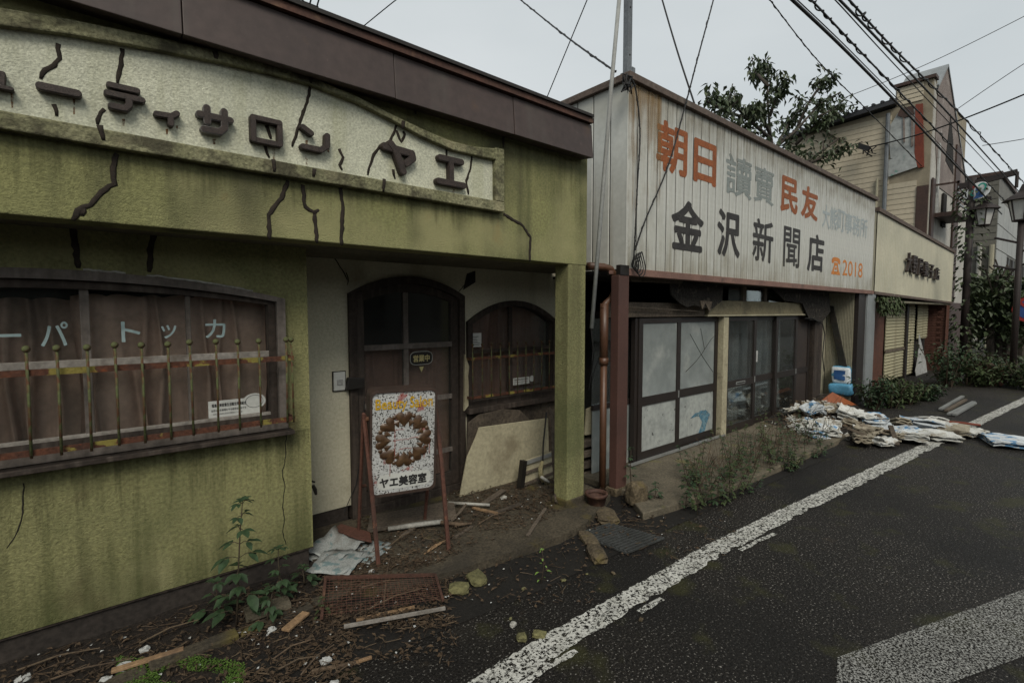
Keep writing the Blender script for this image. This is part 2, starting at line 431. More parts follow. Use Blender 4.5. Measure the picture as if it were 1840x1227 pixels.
m_dark = M('unlit_interior', (.02, .018, .016), rough=.95, bump=0)
m_corr = M('cream_corrugated_sheet', (.33, .31, .225), (.26, .245, .18), s=2, fine=30, famt=.15, rough=.7, bump=.1)
m_greymetal = M('grey_galvanised_sheet', (.26, .28, .285), (.20, .215, .22), s=2, fine=40, famt=.15, rough=.5, bump=.1, streak=((.12, .11, .10), .4, 6), metal=.2)
m_steel = M('galvanised_mast_steel', (.16, .175, .185), (.12, .13, .14), s=4, fine=40, famt=.2, rough=.5, bump=.1, metal=.3)
m_conduit = M('grey_plastic_conduit', (.30, .31, .30), (.23, .24, .23), s=3, fine=40, famt=.15, rough=.55, bump=.1, streak=((.14, .13, .11), .5, 9))
m_wire = M('black_cable_sheath', (.012, .012, .012), (.018, .018, .018), s=5, famt=0, rough=.6, bump=0)
m_news = M('sodden_newsprint', (.56, .57, .55), (.42, .42, .38), s=5, fine=90, famt=.25, rough=.9, bump=.3, bscale=40, patches=[((.16, .12, .08), 5, .56, .68, .8), ((.30, .27, .21), 10, .55, .65, .6)])
m_newsb = M('blue_printed_newsprint', (.55, .59, .61), (.42, .45, .47), s=5, fine=90, famt=.2, rough=.85, bump=.3, bscale=40, patches=[((.07, .20, .36), 9, .545, .575, .9), ((.14, .11, .08), 6, .62, .7, .7)])
m_newst = M('yellowed_newsprint', (.33, .30, .23), (.22, .19, .14), s=6, fine=90, famt=.3, rough=.9, bump=.4, bscale=40, patches=[((.09, .065, .045), 7, .52, .66, .8)])
m_greyprint = M('pale_grey_newsprint_sheet', (.30, .32, .31), (.22, .23, .22), s=5, fine=120, famt=.3, rough=.9, bump=.2, bscale=60, patches=[((.08, .15, .16), 16, .57, .61, .7), ((.11, .095, .075), 5, .56, .7, .8)])
m_twig = M('dry_twig_bark', (.12, .085, .055), (.07, .05, .034), s=9, fine=60, famt=.4, rough=.9, bump=.4)
m_straw = M('dead_straw', (.13, .095, .06), (.075, .055, .036), s=9, fine=60, famt=.3, rough=.9, bump=0)
m_litter = M('brown_leaf_litter', (.080, .054, .032), (.042, .029, .019), s=20, fine=60, famt=.5, rough=.95, bump=.2)
m_plank = M('splintered_raw_timber', (.27, .175, .095), (.19, .12, .068), s=6, fine=60, famt=.3, rough=.85, bump=.4, bscale=30, patches=[((.09, .06, .04), 7, .56, .7, .7)])
m_oldplank = M('greyed_timber', (.125, .10, .075), (.08, .065, .05), s=6, fine=60, famt=.4, rough=.9, bump=.5, bscale=30)
m_orangeboard = M('orange_brown_veneer', (.28, .085, .030), (.21, .065, .024), s=3, fine=30, famt=.2, rough=.55, bump=.1)
m_bluebag = M('sky_blue_plastic_sack', (.10, .30, .46), (.07, .23, .37), s=4, fine=30, famt=.2, rough=.4, bump=.3, bscale=14, bdist=.02)
m_whitebag = M('white_print_on_sack', (.58, .62, .65), (.48, .53, .56), s=4, rough=.45, bump=.2, bscale=14)
m_stone = M('mossy_broken_stone', (.155, .145, .065), (.10, .095, .045), s=10, fine=60, famt=.4, rough=.95, bump=.6, bscale=40, patches=[((.26, .22, .13), 8, .62, .7, .6)])
m_stone2 = M('damp_brown_rubble', (.115, .09, .055), (.07, .055, .036), s=8, fine=50, famt=.5, rough=.95, bump=.8, bscale=30, bdist=.02, patches=[((.14, .11, .03), 4, .55, .68, .7)])
m_scrap = M('white_paper_scrap', (.42, .43, .42), (.28, .28, .26), s=9, fine=60, famt=.2, rough=.9, bump=.2)
m_board = M('mildewed_cream_board', (.36, .33, .225), (.29, .265, .18), s=2, fine=40, famt=.2, rough=.9, bump=.15, bscale=50, patches=[((.13, .105, .065), 2.2, .54, .7, .8)])
m_darkboard = M('rotting_plywood', (.085, .068, .050), (.05, .040, .031), s=5, fine=40, famt=.5, rough=.95, bump=.5, bscale=30)
m_alu = M('aluminium_sash', (.36, .37, .36), (.27, .28, .27), s=5, fine=40, famt=.15, rough=.4, bump=.1, metal=.5)
m_pvc = M('white_plastic_pipe', (.36, .355, .32), (.27, .26, .23), s=9, fine=60, famt=.3, rough=.6, bump=.2, patches=[((.10, .085, .06), 12, .6, .7, .7)])
m_grate = M('steel_drain_grate', (.085, .09, .088), (.055, .058, .056), s=5, fine=60, famt=.3, rough=.55, bump=.2, metal=.4)
m_leafdark = M('dark_weed_leaf', (.030, .058, .024), (.022, .042, .018), s=12, fine=50, famt=.3, rough=.6, bump=0, spec=.35)
m_leafmid = M('olive_weed_leaf', (.052, .075, .026), (.036, .052, .020), s=12, fine=50, famt=.3, rough=.65, bump=0)
m_leafbright = M('fresh_green_leaf', (.16, .26, .055), (.11, .19, .04), s=12, famt=.2, rough=.6, bump=0)
m_moss = M('bright_green_groundcover', (.095, .17, .025), (.05, .10, .016), s=14, fine=60, famt=.4, rough=.7, bump=0)
m_leaftree = M('glossy_tree_leaf', (.050, .072, .030), (.032, .048, .022), s=5, fine=30, famt=.4, rough=.5, bump=0, spec=.4, patches=[((.075, .095, .035), 3, .55, .7, .6)])
m_bark = M('grey_brown_bark', (.06, .05, .04), (.04, .033, .027), s=9, fine=60, famt=.4, rough=.9, bump=.6, bscale=40)
m_stem = M('reddish_weed_stem', (.055, .036, .026), (.04, .035, .02), s=9, famt=.2, rough=.7, bump=0)

# ================================================================== THE SETTING
def sheet(name, pts, m, z=None, th=0):
    mb = MB()
    q = [Vector(p) if z is None else Vector((p[0], p[1], z)) for p in pts]
    if th: mb.hexa(q, (0, 0, -th))
    else: mb.add(q, [list(range(len(q)))])
    return struct(mb.build(name, m))
sheet('ground', [(-300, -300), (900, -300), (900, 600), (-300, 600)], m_soil, -.08)
sheet('road', [(-40, -9.5), (160, -9.5), (160, .9), (-40, .9)], m_asphalt, 0.0)
L = lambda pts, **k: [P(x, y, **k) for x, y in pts]

# damp gutter strip between the asphalt and the shop fronts
ga = [Vector((-2.6, -.74, .004))] + L([(300, 1330), (663, 1187), (985, 1054), (1190, 955), (1300, 905), (1520, 808)], Z=.004)
gb = [Vector((p.x, .42, .004)) for p in ga]
mb = MB(); mb.add(ga + gb, [[i, i + 1, len(ga) + i + 1, len(ga) + i] for i in range(len(ga) - 1)])
struct(mb.build('gutter', m_gutter))

# white edge line that drifts away from the shops, with the second, older line beside it
def ribbon(pts, w, z):
    mb = MB(); vs = []
    raw = [Vector((p[0], p[1], z)) for p in pts]
    pts = []
    for a, b in zip(raw[:-1], raw[1:]):          # fine steps so that the edge can crumble
        n = max(1, int((b - a).length / .022))
        pts += [a.lerp(b, k / n) for k in range(n)]
    pts.append(raw[-1])
    for i, p in enumerate(pts):
        t = (pts[min(i + 1, len(pts) - 1)] - pts[max(0, i - 1)]).normalized()
        n = Vector((-t.y, t.x, 0))
        k = noise.noise((p.x * 9, p.y * 9, 7)); j = random.uniform(-.006, .006)
        vs += [p + n * (w / 2 + j), p - n * (w / 2 - random.uniform(-.004, .008) - max(0, k) * .05 * min(1, w / .15))]
    mb.add(vs, [[2 * i, 2 * i + 1, 2 * i + 3, 2 * i + 2] for i in range(len(pts) - 1)])
    return mb
line_px = [(760, 1310), (880, 1228), (1000, 1152), (1130, 1078), (1280, 990), (1400, 929), (1520, 872), (1640, 815), (1760, 757), (1838, 720)]
lp = L(line_px, Z=.008)
lp = [lp[0] - (lp[2] - lp[0]) * 1.5] + lp + [lp[-1] + (lp[-1] - lp[-3]) * 1.5]
struct(ribbon(lp, .15, .008).build('edge_line', m_paint))
for seg in ([(905, 1252), (1035, 1168)], [(1150, 1100), (1190, 1075)], [(1330, 988), (1392, 958)]):
    q = L(seg, Z=.008)
    struct(ribbon([q[0], (q[0] + q[1]) / 2 + Vector((0, .004, 0)), q[1]], .035, .0085).build('old_line_remnant', m_paint))
q = L([(1505, 1180), (1840, 1058), (2100, 968), (2500, 1090), (1840, 1178), (1690, 1232), (1500, 1300)], Z=.008)
mb = MB(); mb.add(q, [list(range(len(q)))])
struct(mb.build('crosswalk_marking', m_paint2))

# porch slab of the salon, with its broken front edge
pe = [Vector((1.02, .0, .055))] + L([(600, 1062), (700, 1052), (782, 1033), (845, 1016), (930, 988), (1007, 963), (1052, 940)], Z=.055)
pe.append(Vector((3.32, -.05, .055)))
poly = pe + [Vector((3.45, .9, .055)), Vector((1.02, .9, .055))]
struct(MB().hexa(poly, (0, 0, -.06)).build('porch_slab', m_slab, bevel=.012))
# soil bed under the salon window, uneven
def soilz(x, y):
    return .035 + .03 * noise.noise((x * 3, y * 3, 1)) + .012 * noise.noise((x * 12, y * 12, 4)) - max(0, -.12 - y) * .25
def sb(u, v):
    x = -2.6 + 3.64 * u; y = -.30 + .76 * v
    return Vector((x, y, soilz(x, y)))
struct(MB().grid(sb, 90, 24).build('soil_bed', m_soil, smooth=True))
k0, k1 = P(120, 1250, Z=.06), P(585, 1068, Z=.06)
t = (k1 - k0).normalized()
kb = MB()
for i in range(6):
    a = k0 + t * (i * .36 - .45); b = k0 + t * (i * .36 - .10)
    a.z = b.z = .006 + .006 * (i % 3)
    struct(MB().bar(a, b, .075, .075).build('kerb_stone', m_slab, bevel=.008))

# ================================================================== BEAUTY SALON
salon = thing('beauty_salon', 'olive green stucco beauty salon with arched window and brown metal roof edge', 'building', (0, .4, 0))
FX0, FX1 = -2.6, 3.05          # ends of the fascia
ZS, ZR = 1.965, 2.86           # soffit, underside of roof band
mb = MB().box((FX0, 0, ZS), (FX1, .16, 3.0))
mb.build('fascia', m_olive, salon, bevel=.006)
MB().box((FX0, .16, ZS + .012), (3.55, .95, ZS + .05)).build('soffit', m_soffit, salon)
# pillar under the fascia, right end
pil = MB()
pz = 1.99
for i in range(1): pil.box((2.845, .004, .03), (3.046, .15, pz))
pil.build('pillar', m_olive_low, salon, bevel=.008)
MB().box((2.83, -.008, .03), (3.06, .17, .11)).build('pillar_foot', m_slab, salon, bevel=.01)
# roof edge: brown sheets, rusty upper strip, dark top
ZB = P(1062, 285, Y=-.10).z
ZT = P(1060, 224, Y=-.10).z
ZTT = P(1060, 209, Y=-.12).z
xs = [-2.7, -1.6, -.62, .36, 1.34, 2.2, P(1063, 285, Y=-.10).x]
for i in range(len(xs) - 1):
    a, b = xs[i], xs[i + 1] - (.004 if i < len(xs) - 2 else 0)
    d = .0025 * (i % 2)
    prof = [(-.115 - d, ZB), (-.095 - d, ZT), (.3, ZT), (.3, ZB + .06), (-.06, ZB + .006)]
    q = [Vector((a, y, z)) for y, z in prof]
    MB().hexa(q, (b - a, 0, 0)).build('metal_sheet', m_brownmetal, salon, bevel=.003)
MB().box((-2.7, -.125, ZT + .004), (xs[-1] - .012, .3, ZTT - .01)).build('roof_trim', m_rustmetal, salon)
MB().box((-2.7, -.14, ZTT - .008), (xs[-1] - .02, .34, ZTT + .012)).build('roof_edge', m_darkroof, salon)
MB().box((-2.7, .1, ZTT - .06), (3.0, 4.5, ZTT - .015)).build('roof', m_darkroof, salon)
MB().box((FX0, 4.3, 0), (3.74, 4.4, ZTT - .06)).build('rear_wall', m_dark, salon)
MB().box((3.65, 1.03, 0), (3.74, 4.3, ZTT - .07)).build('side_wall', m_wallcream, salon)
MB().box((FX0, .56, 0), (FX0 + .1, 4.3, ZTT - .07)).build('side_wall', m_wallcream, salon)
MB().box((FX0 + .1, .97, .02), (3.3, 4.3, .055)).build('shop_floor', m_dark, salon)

# arched loops
def arch(xl, xr, z0, zs, zt, n=18, p=2.0, d=0.0):
    """loop: bottom-left, bottom-right, then over the arch; d shrinks it"""
    xl += d; xr -= d; z0 += d; zs -= d * .4; zt -= d
    c, a = (xl + xr) / 2, (xr - xl) / 2
    pts = [(xl, z0), (xr, z0)]
    for i in range(n + 1):
        x = xr - (xr - xl) * i / n
        u = abs((x - c) / a)
        pts.append((x, zs + (zt - zs) * max(0, 1 - u ** p) ** (1 / p if p > 2.05 else 1)))
    return pts
def on(pts, y): return [Vector((x, y, z)) for x, z in pts]

# ---- lower street wall with the wide arched window
YW = .40
wx1 = P(557, 740, Y=YW).x
wr = P(512, 650, Y=YW).x; wc = P(80, 620, Y=YW).x; wl = 2 * wc - wr
wz0 = P(505, 768, Y=YW).z; wzs = P(512, 537, Y=YW).z; wzt = P(100, 484, Y=YW).z
hole = arch(wl, wr, wz0, wzs, wzt, d=.02)
zb = .165
outer = [(FX0, zb), (wx1, zb), (wx1, ZS + .02), (FX0, ZS + .02)]
MB().holed(on(outer, YW), [on(hole, YW)], (0, .14, 0)).build('street_wall', m_olive_low, salon)
MB().box((wx1 - .12, YW + .14, zb), (wx1 - .001, .9, ZS + .01)).build('return_wall', m_wallcream, salon)
MB().box((FX0, YW + .02, 0), (wx1 - .02, YW + .14, zb)).build('plinth', m_plinth, salon)
MB().box((FX0, YW + .005, zb - .012), (wx1 + .003, YW + .03, zb - .001)).build('plinth_drip', m_darkwood, salon)
# window
win = MB().holed(on(arch(wl, wr, wz0, wzs, wzt), YW - .035), [on(arch(wl, wr, wz0, wzs, wzt, d=.045), YW - .035)], (0, .10, 0)).build('window_frame', m_graywood, salon)
MB().holed(on(arch(wl, wr, wz0, wzs, wzt, d=.048), YW - .005), [on(arch(wl, wr, wz0, wzs, wzt, d=.085), YW - .005)], (0, .07, 0)).build('inner_frame', m_darkwood, win)
def pane_strip(x0, x1, y, m, name, par, a_args, d=.08, n=8):
    lo, hi = [], []
    for i in range(n + 1):
        x = x0 + (x1 - x0) * i / n
        c, aa = (a_args[0] + a_args[1]) / 2, (a_args[1] - a_args[0]) / 2
        hi.append(Vector((x, y, a_args[3] + (a_args[4] - a_args[3]) * (1 - ((x - c) / aa) ** 2) - d)))
        lo.append(Vector((x, y, a_args[2] + d)))
    return MB().band(lo, hi, (0, .004, 0)).build(name, m, par)
A = (wl, wr, wz0, wzs, wzt)
mx_px = [(157, 660, .035), (340, 640, .022), (-60, 670, .022), (-240, 700, .022)]
muls = sorted([(P(x, y, Y=YW + .03).x, w) for x, y, w in mx_px])
edges = [wl + .09] + [m[0] for m in muls] + [wr - .09]
for i in range(len(edges) - 1):
    pane_strip(edges[i] + .004, edges[i + 1] - .004, YW + .045, m_glass, 'glass_pane', win, A)
for x, w in muls:
    c, aa = (wl + wr) / 2, (wr - wl) / 2
    zt_ = wzs + (wzt - wzs) * (1 - ((x - c) / aa) ** 2) - .055
    MB().box((x - w / 2, YW + .012, wz0 + .05), (x + w / 2, YW + .04, zt_)).build('mullion', m_graywood, win, bevel=.003)
zr = P(240, 648, Y=YW).z
MB().box((wl + .08, YW + .0, zr - .018), (wr - .055, YW + .011, zr + .018)).build('cross_rail', m_greyrail, win, bevel=.003)
zq = P(300, 770, Y=YW).z
MB().box((wl + .08, YW - .002, wz0 + .05), (wr - .055, YW + .03, zq + .022)).build('bottom_rail', m_greyrail, win, bevel=.003)
MB().box((wl - .03, YW - .09, wz0 - .03), (wr + .02, YW - .002, wz0 - .006)).build('window_sill', m_darkwood, win, bevel=.004)
# peeling white sealant on the top of the frame
sp = []
for i in range(34):
    x = P(150 + i * 9.5, 500, Y=YW - .03).x
    c, aa = (wl + wr) / 2, (wr - wl) / 2
    z = wzs + (wzt - wzs) * (1 - ((x - c) / aa) ** 2) + .004
    sp.append(Vector((x, YW - .022, z + random.uniform(-.002, .004))))
MB().tube(sp[:9], .0055, 5).build('sealant_strip', m_pvc, win)
MB().tube(sp[12:33], .005, 5).build('sealant_strip', m_pvc, win)
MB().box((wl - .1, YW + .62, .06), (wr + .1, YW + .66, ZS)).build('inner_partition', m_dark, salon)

# curtains hang behind the panes
def curtain(name, label, x0, x1, y, z0, z1, m, folds=9, amp=.022, group=None, tear=None):
    ph = [random.uniform(-1, 1) for _ in range(20)]
    def fn(u, v):
        x = x0 + (x1 - x0) * u
        w = (abs(math.sin(u * folds * 3.14 + 1.3 * math.sin(u * 17 + ph[0]))) ** .7 - .5) * 2 * amp * (.6 + .5 * (1 - v) * (1 + .5 * math.sin(u * 23 + ph[2] * 5)))
        w += .012 * noise.noise((x * 6, v * 4, ph[1] * 9))
        zt = z1 + .012 * abs(math.sin(u * folds * 3.14))
        return Vector((x + .012 * math.sin(v * 5 + u * 30), y + w, z0 + (zt - z0) * v))
    o = MB().grid(fn, max(40, folds * 12), 14).build(name, m, None, smooth=True)
    return tag(o, label, 'curtain', group)
cz = P(420, 536, Y=YW + .1).z
curtain('curtain', 'faded pink brown curtain behind the right panes of the barred window', edges[-3] - .04, wr - .06, YW + .125, wz0 + .06, cz, m_curtain, 7, .042)
curtain('curtain', 'sagging torn brown curtain behind the window pane lettered パー', wl + .1, edges[-3] + .06, YW + .185, wz0 + .06, cz - .02, m_curtain, 9, .05)

# ---- text helper
_gl = {}
def glyph(body, bold=0.0, ext=0.0, bev=0.0):
    k = (body, bold, ext, bev)
    if k not in _gl:
        cu = bpy.data.curves.new('text', 'FONT'); cu.body = body; cu.offset = bold; cu.extrude = ext; cu.bevel_depth = bev
        cu.resolution_u = 3
        cu.fill_mode = 'BOTH' if ext else 'FRONT'
        ob = bpy.data.objects.new('text', cu); col.objects.link(ob)
        dg = bpy.context.evaluated_depsgraph_get(); dg.update()
        me = ob.evaluated_get(dg).to_mesh()
        vs = [v.co.copy() for v in me.vertices]; fs = [list(p.vertices) for p in me.polygons]
        ob.evaluated_get(dg).to_mesh_clear()
        bpy.data.objects.remove(ob); bpy.data.curves.remove(cu)
        x0 = min(v.x for v in vs); x1 = max(v.x for v in vs); y0 = min(v.y for v in vs); y1 = max(v.y for v in vs)
        vs = [Vector(((v.x - x0) / (x1 - x0), (v.y - y0) / (y1 - y0), v.z)) for v in vs]
        _gl[k] = (vs, fs)
    return _gl[k]
def letter(body, O, U, V, m, parent, name='letter', bold=.02, ext=0.0, noff=0.0, step=.00007):
    """glyph fitted into the parallelogram O + u*U + v*V, optionally with depth; bold by stacked strokes"""
    vs, fs = glyph(body, .006 if ext else 0.0, .5 if ext else 0)
    O, U, V = Vector(O), Vector(U), Vector(V)
    N = U.cross(V).normalized()
    mb = MB()
    k = bold / max(1, len(body))
    offs = [(0, 0)] if ext or not bold else [(0, 0), (k, 0), (-k, 0), (0, bold), (0, -bold)] if bold < .025 else [(0, 0), (k, 0), (-k, 0), (0, bold), (0, -bold), (k * .7, bold * .7), (-k * .7, bold * .7), (k * .7, -bold * .7), (-k * .7, -bold * .7)]
    for i, (a, b) in enumerate(offs):
        mb.add([O + U * (v.x + a) + V * (v.y + b) + N * (noff + v.z * ext + i * step) for v in vs], fs)
    return link(name, mb.mesh(name, m, fix=bool(ext)), parent)
def pxrect(x0, x1, y0, y1, Y):
    """upright wall rectangle seen inside the picture box (slant of the wall taken out)"""
    cx, cy = (x0 + x1) / 2, (y0 + y1) / 2
    sl = (560 - cy) / (1980 - cx) * (x1 - x0)
    h = (y1 - y0) - abs(sl)
    a, b = P(x0, cy, Y=Y), P(x1, cy, Y=Y)
    zt, zb_ = P(cx, cy - h / 2, Y=Y).z, P(cx, cy + h / 2, Y=Y).z
    return Vector((a.x, Y, zb_)), Vector((b.x - a.x, 0, 0)), Vector((0, 0, zt - zb_))

# letters stuck on the window glass, reading right to left
YG = YW + .040
for ch, bx in (('カ', (369, 405, 574, 607)), ('ッ', (290, 317, 584, 608)), ('ト', (218, 252, 578, 614)), ('パ', (73, 122, 578, 622)), ('マ', (-150, -95, 588, 632))):
    letter(ch, *pxrect(*bx, YG), m_whitepaint, win, bold=.015)
o_, u_, v_ = pxrect(-10, 38, 596, 606, YG)
MB().hexa([o_, o_ + u_, o_ + u_ + v_ * .6, o_ + v_ * .6], (0, -.002, 0)).build('letter', m_whitepaint, win)
# white association sticker low in the pane
m_sticker = M('white_sticker', (.52, .53, .50), (.44, .45, .42), s=5, famt=.1, rough=.6, bump=0)
m_ink = M('black_print', (.03, .03, .03), famt=0, rough=.6, bump=0)
so, su, sv = pxrect(374, 470, 705, 752, YG)
so = so + Vector((0, -.0, 0))
stk = MB().hexa([so, so + su, so + su + sv * .82, so + sv * .82], (0, -.0015, 0)).build('sticker', m_sticker, win)
cc = so + su * .86 + sv * .62; rr = sv.length * .5
MB().hexa([cc + Vector((math.cos(a) * rr * 1.05, -.0004, math.sin(a) * rr * .8)) for a in [i * .314 for i in range(20)]], (0, -.0012, 0)).build('round_emblem', m_sticker, stk)
MB().tube([cc + Vector((math.cos(a) * rr * .8, -.0024, math.sin(a) * rr * .62)) for a in [i * .349 for i in range(19)]], .0011, 4).build('emblem_ring', m_ink, stk)
for txt, u0, u1, v0, v1, b in (('福島県美容業生活衛生同業組合', .06, .70, .52, .68, .03), ('当店は衛生管理を守る組合加入店です', .05, .70, .30, .41, .015), ('福島県美容業生活衛生同業組合 ○○支部', .08, .62, .14, .22, .0)):
    letter(txt, so + su * u0 + sv * v0 + Vector((0, -.0022, 0)), su * (u1 - u0), sv * (v1 - v0), m_ink, stk, 'print_line', bold=b)

# ---- iron guard before the window
YR = .285
guard = MB()
rail_u = (P(0, 668, Y=YR).z + P(525, 647, Y=YR).z) / 2
rail_l = (P(0, 815, Y=YR).z + P(520, 758, Y=YR).z) / 2
gx1 = P(527, 690, Y=YR).x; gx0 = -1.55
g = MB().box((gx0, YR, rail_u - .014), (gx1 + .006, YR + .006, rail_u + .014)).build('window_guard', m_ironrail, salon)
MB().box((gx0, YR, rail_l - .014), (gx1 + .006, YR + .006, rail_l + .014)).build('guard_rail', m_ironrail, g)
MB().box((gx1, YR + .007, rail_u - .013), (gx1 + .006, YW, rail_u + .013)).build('guard_return', m_ironrail, g)
MB().box((gx1, YR + .007, rail_l - .013), (gx1 + .006, YW, rail_l + .013)).build('guard_return', m_ironrail, g)
fin_z = P(304, 622, Y=YR).z
barx = [P(x, 700, Y=YR).x for x in (45, 103, 157, 208, 257, 304, 348, 389, 428, 466)]
step = (barx[-1] - barx[0]) / 9
barx = [barx[0] + step * i for i in range(-6, 10)]
bm_ = MB().tube([(0, 0, rail_l - .02), (.0015, 0, (rail_l + fin_z) / 2), (0, 0, fin_z)], .0058, 6)
bm_.ball((0, 0, fin_z + .012), .0155, 9, 6)
bme = bm_.mesh('bar', m_iron, smooth=True)
for i, x in enumerate(barx + [gx1 - .045, gx1 + .003]):
    o = link('bar', bme, g)
    o.location = (x + random.uniform(-.003, .003), YR - .007, random.uniform(-.004, .004))
    o.rotation_euler = (random.uniform(-.012, .012), random.uniform(-.008, .008), 0)

# ---- arched signboard on the fascia
outer_px = [(-120, -12), (-60, 2), (0, 13), (120, 33), (250, 60), (380, 88), (480, 113), (560, 138), (640, 172), (700, 203), (760, 232), (810, 253), (850, 263), (907, 268)]
inner_px = [(-120, 22), (-60, 34), (0, 45), (130, 62), (260, 85), (400, 112), (490, 133), (560, 152), (640, 183), (700, 213), (760, 246), (815, 270), (850, 278), (891, 287)]
YB = -.05
top_o = L(outer_px, Y=YB); top_i = L(inner_px, Y=YB)
bo0, bo1 = P(0, 232, Y=YB), P(907, 381, Y=YB)
bi0, bi1 = P(0, 197, Y=YB), P(891, 361, Y=YB)
zo = (bo0.z + bo1.z) / 2; zi = (bi0.z + bi1.z) / 2
xl_ = -2.3
def ext_left(row):           # the board runs on to the left, mirrored about its crown
    c = row[1]
    return [Vector((2 * c.x - p.x, p.y, p.z)) for p in reversed(row[2:]) if 2 * c.x - p.x > xl_] + row
to, ti = ext_left(top_o), ext_left(top_i)
n_ = min(len(to), len(ti)); to, ti = to[-n_:], ti[-n_:]
MB().band(to, ti, (0, .048, 0)).build('sign_border', m_border, salon, bevel=.006)
xr_o, xr_i = to[-1].x, ti[-1].x
MB().box((xl_ - .1, YB, zo), (xr_o, -.002, zi)).build('sign_border', m_border, salon, bevel=.006)
MB().box((xr_i, YB + .001, zi + .001), (xr_o - .001, -.002, to[-1].z - .002)).build('sign_border', m_border, salon, bevel=.006)
ti_low = [Vector((p.x, -.014, zi - .005)) for p in ti]; ti_hi = [Vector((p.x, -.014, p.z + .012)) for p in ti]
sign_panel = MB().band(ti_low, ti_hi, (0, .012, 0)).build('sign_panel', m_cream, salon)

# rust runs bled from the letter fixings
m_bleed = M('rust_bleed', (.20, .105, .045), (.14, .075, .035), s=12, famt=.3, rough=.95, bump=0, alpha=(30, .40, .62))
for x, y, w, l in ((133, 176, 5, 30), (222, 214, 6, 14), (300, 232, 5, 10), (318, 226, 4, 8), (385, 250, 7, 10), (492, 268, 5, 22), (551, 252, 5, 22), (551, 280, 6, 16), (590, 262, 5, 12), (815, 340, 5, 9), (700, 258, 5, 10), (22, 168, 6, 26), (905 - 60, 300, 3, 10)):
    q = L([(x - w / 2, y), (x + w / 2, y), (x + w / 4, y + l), (x - w / 4, y + l)], Y=-.0148)
    MB().add(q, [[0, 1, 2, 3]]).build('rust_stain', m_bleed, sign_panel)
# raised letters made of rounded strokes
STROKES = {
    'ュ': ([[(.15, .72), (.72, .72), (.66, .12)], [(0, .1), (1, .1)]], .085),
    'ー': ([[(.0, .5), (1, .5)]], .14),
    'テ': ([[(.1, .97), (.86, .97)], [(.02, .6), (1, .6)], [(.62, .6), (.62, .26), (.5, .06), (.12, .06)]], .105),
    'ィ': ([[(.95, 1), (.72, .68), (.05, .62)], [(.66, .64), (.66, 0)]], .16),
    'サ': ([[(0, .66), (1, .66)], [(.24, 1), (.24, .38)], [(.80, 1), (.80, .25), (.62, .02), (.12, .02)]], .115),
    'ロ': ([[(0, 0), (1, 0), (1, 1), (0, 1), (0, 0)]], .10),
    'ン': ([[(.02, 1), (.34, .78)], [(0, .02), (.72, .02), (.98, .28), (1, .82)]], .115),
    'ヤ': ([[(0, .86), (.95, .80), (.98, .62), (.74, .36)], [(.2, 1), (.36, .8), (.62, 0)]], .115),
    'エ': ([[(.08, 1), (.92, 1)], [(.5, 1), (.5, 0)], [(0, 0), (1, 0)]], .105),
}
def stroke_letter(ch, box, parent, y0=-.018, depth=.03):
    o, u, v = pxrect(*box, Y=-.03)
    st, w = STROKES[ch]
    rad = w * min(u.length, v.length if ch != 'ー' else u.length * .8) * 1.0
    ins = rad
    body = None; k = 0
    mb, fc = MB(), MB()
    W_, H_ = u.length - 2 * ins, max(v.length - 2 * ins, .0)
    if ch == 'ー': H_ = 0
    for s_ in st:
        pts = [Vector((o.x + ins + W_ * a, 0, o.z + ins + H_ * b)) for a, b in s_]
        for i in range(len(pts) - 1):
            a, b = pts[i], pts[i + 1]
            t = (b - a).normalized() if (b - a).length > 1e-6 else Vector((1, 0, 0))
            nn = Vector((-t.z, 0, t.x))
            for tgt, rr_, yy, dd in ((mb, rad, y0 - depth - k * .0012, depth + k * .0012), (fc, rad * .80, y0 - depth - k * .0012 - .003, .0028)):
                loop = []
                for j in range(9):
                    an = math.pi * j / 8
                    loop.append(b + (nn * math.cos(an) + t * math.sin(an)) * rr_)
                for j in range(9):
                    an = math.pi * j / 8
                    loop.append(a + (-nn * math.cos(an) - t * math.sin(an)) * rr_)
                q = [Vector((p.x, yy, p.z)) for p in loop]
                tgt.hexa(q, (0, dd, 0))
            k += 1
    lo = mb.build('raised_letter', m_letteredge if ch == 'サ' else m_letteriron, parent)
    fc.build('letter_face', m_letteriron, lo)
    return lo
for ch, bx in (('ュ', (-34, 25, 112, 172)), ('ー', (64, 147, 140, 180)), ('テ', (185, 261, 146, 214)), ('ィ', (273, 325, 192, 234)), ('サ', (351, 419, 186, 252)), ('ロ', (448, 506, 207, 268)), ('ン', (537, 591, 224, 281)), ('ヤ', (683, 746, 250, 322)), ('エ', (780, 835, 277, 342))):
    stroke_letter(ch, bx, sign_panel)

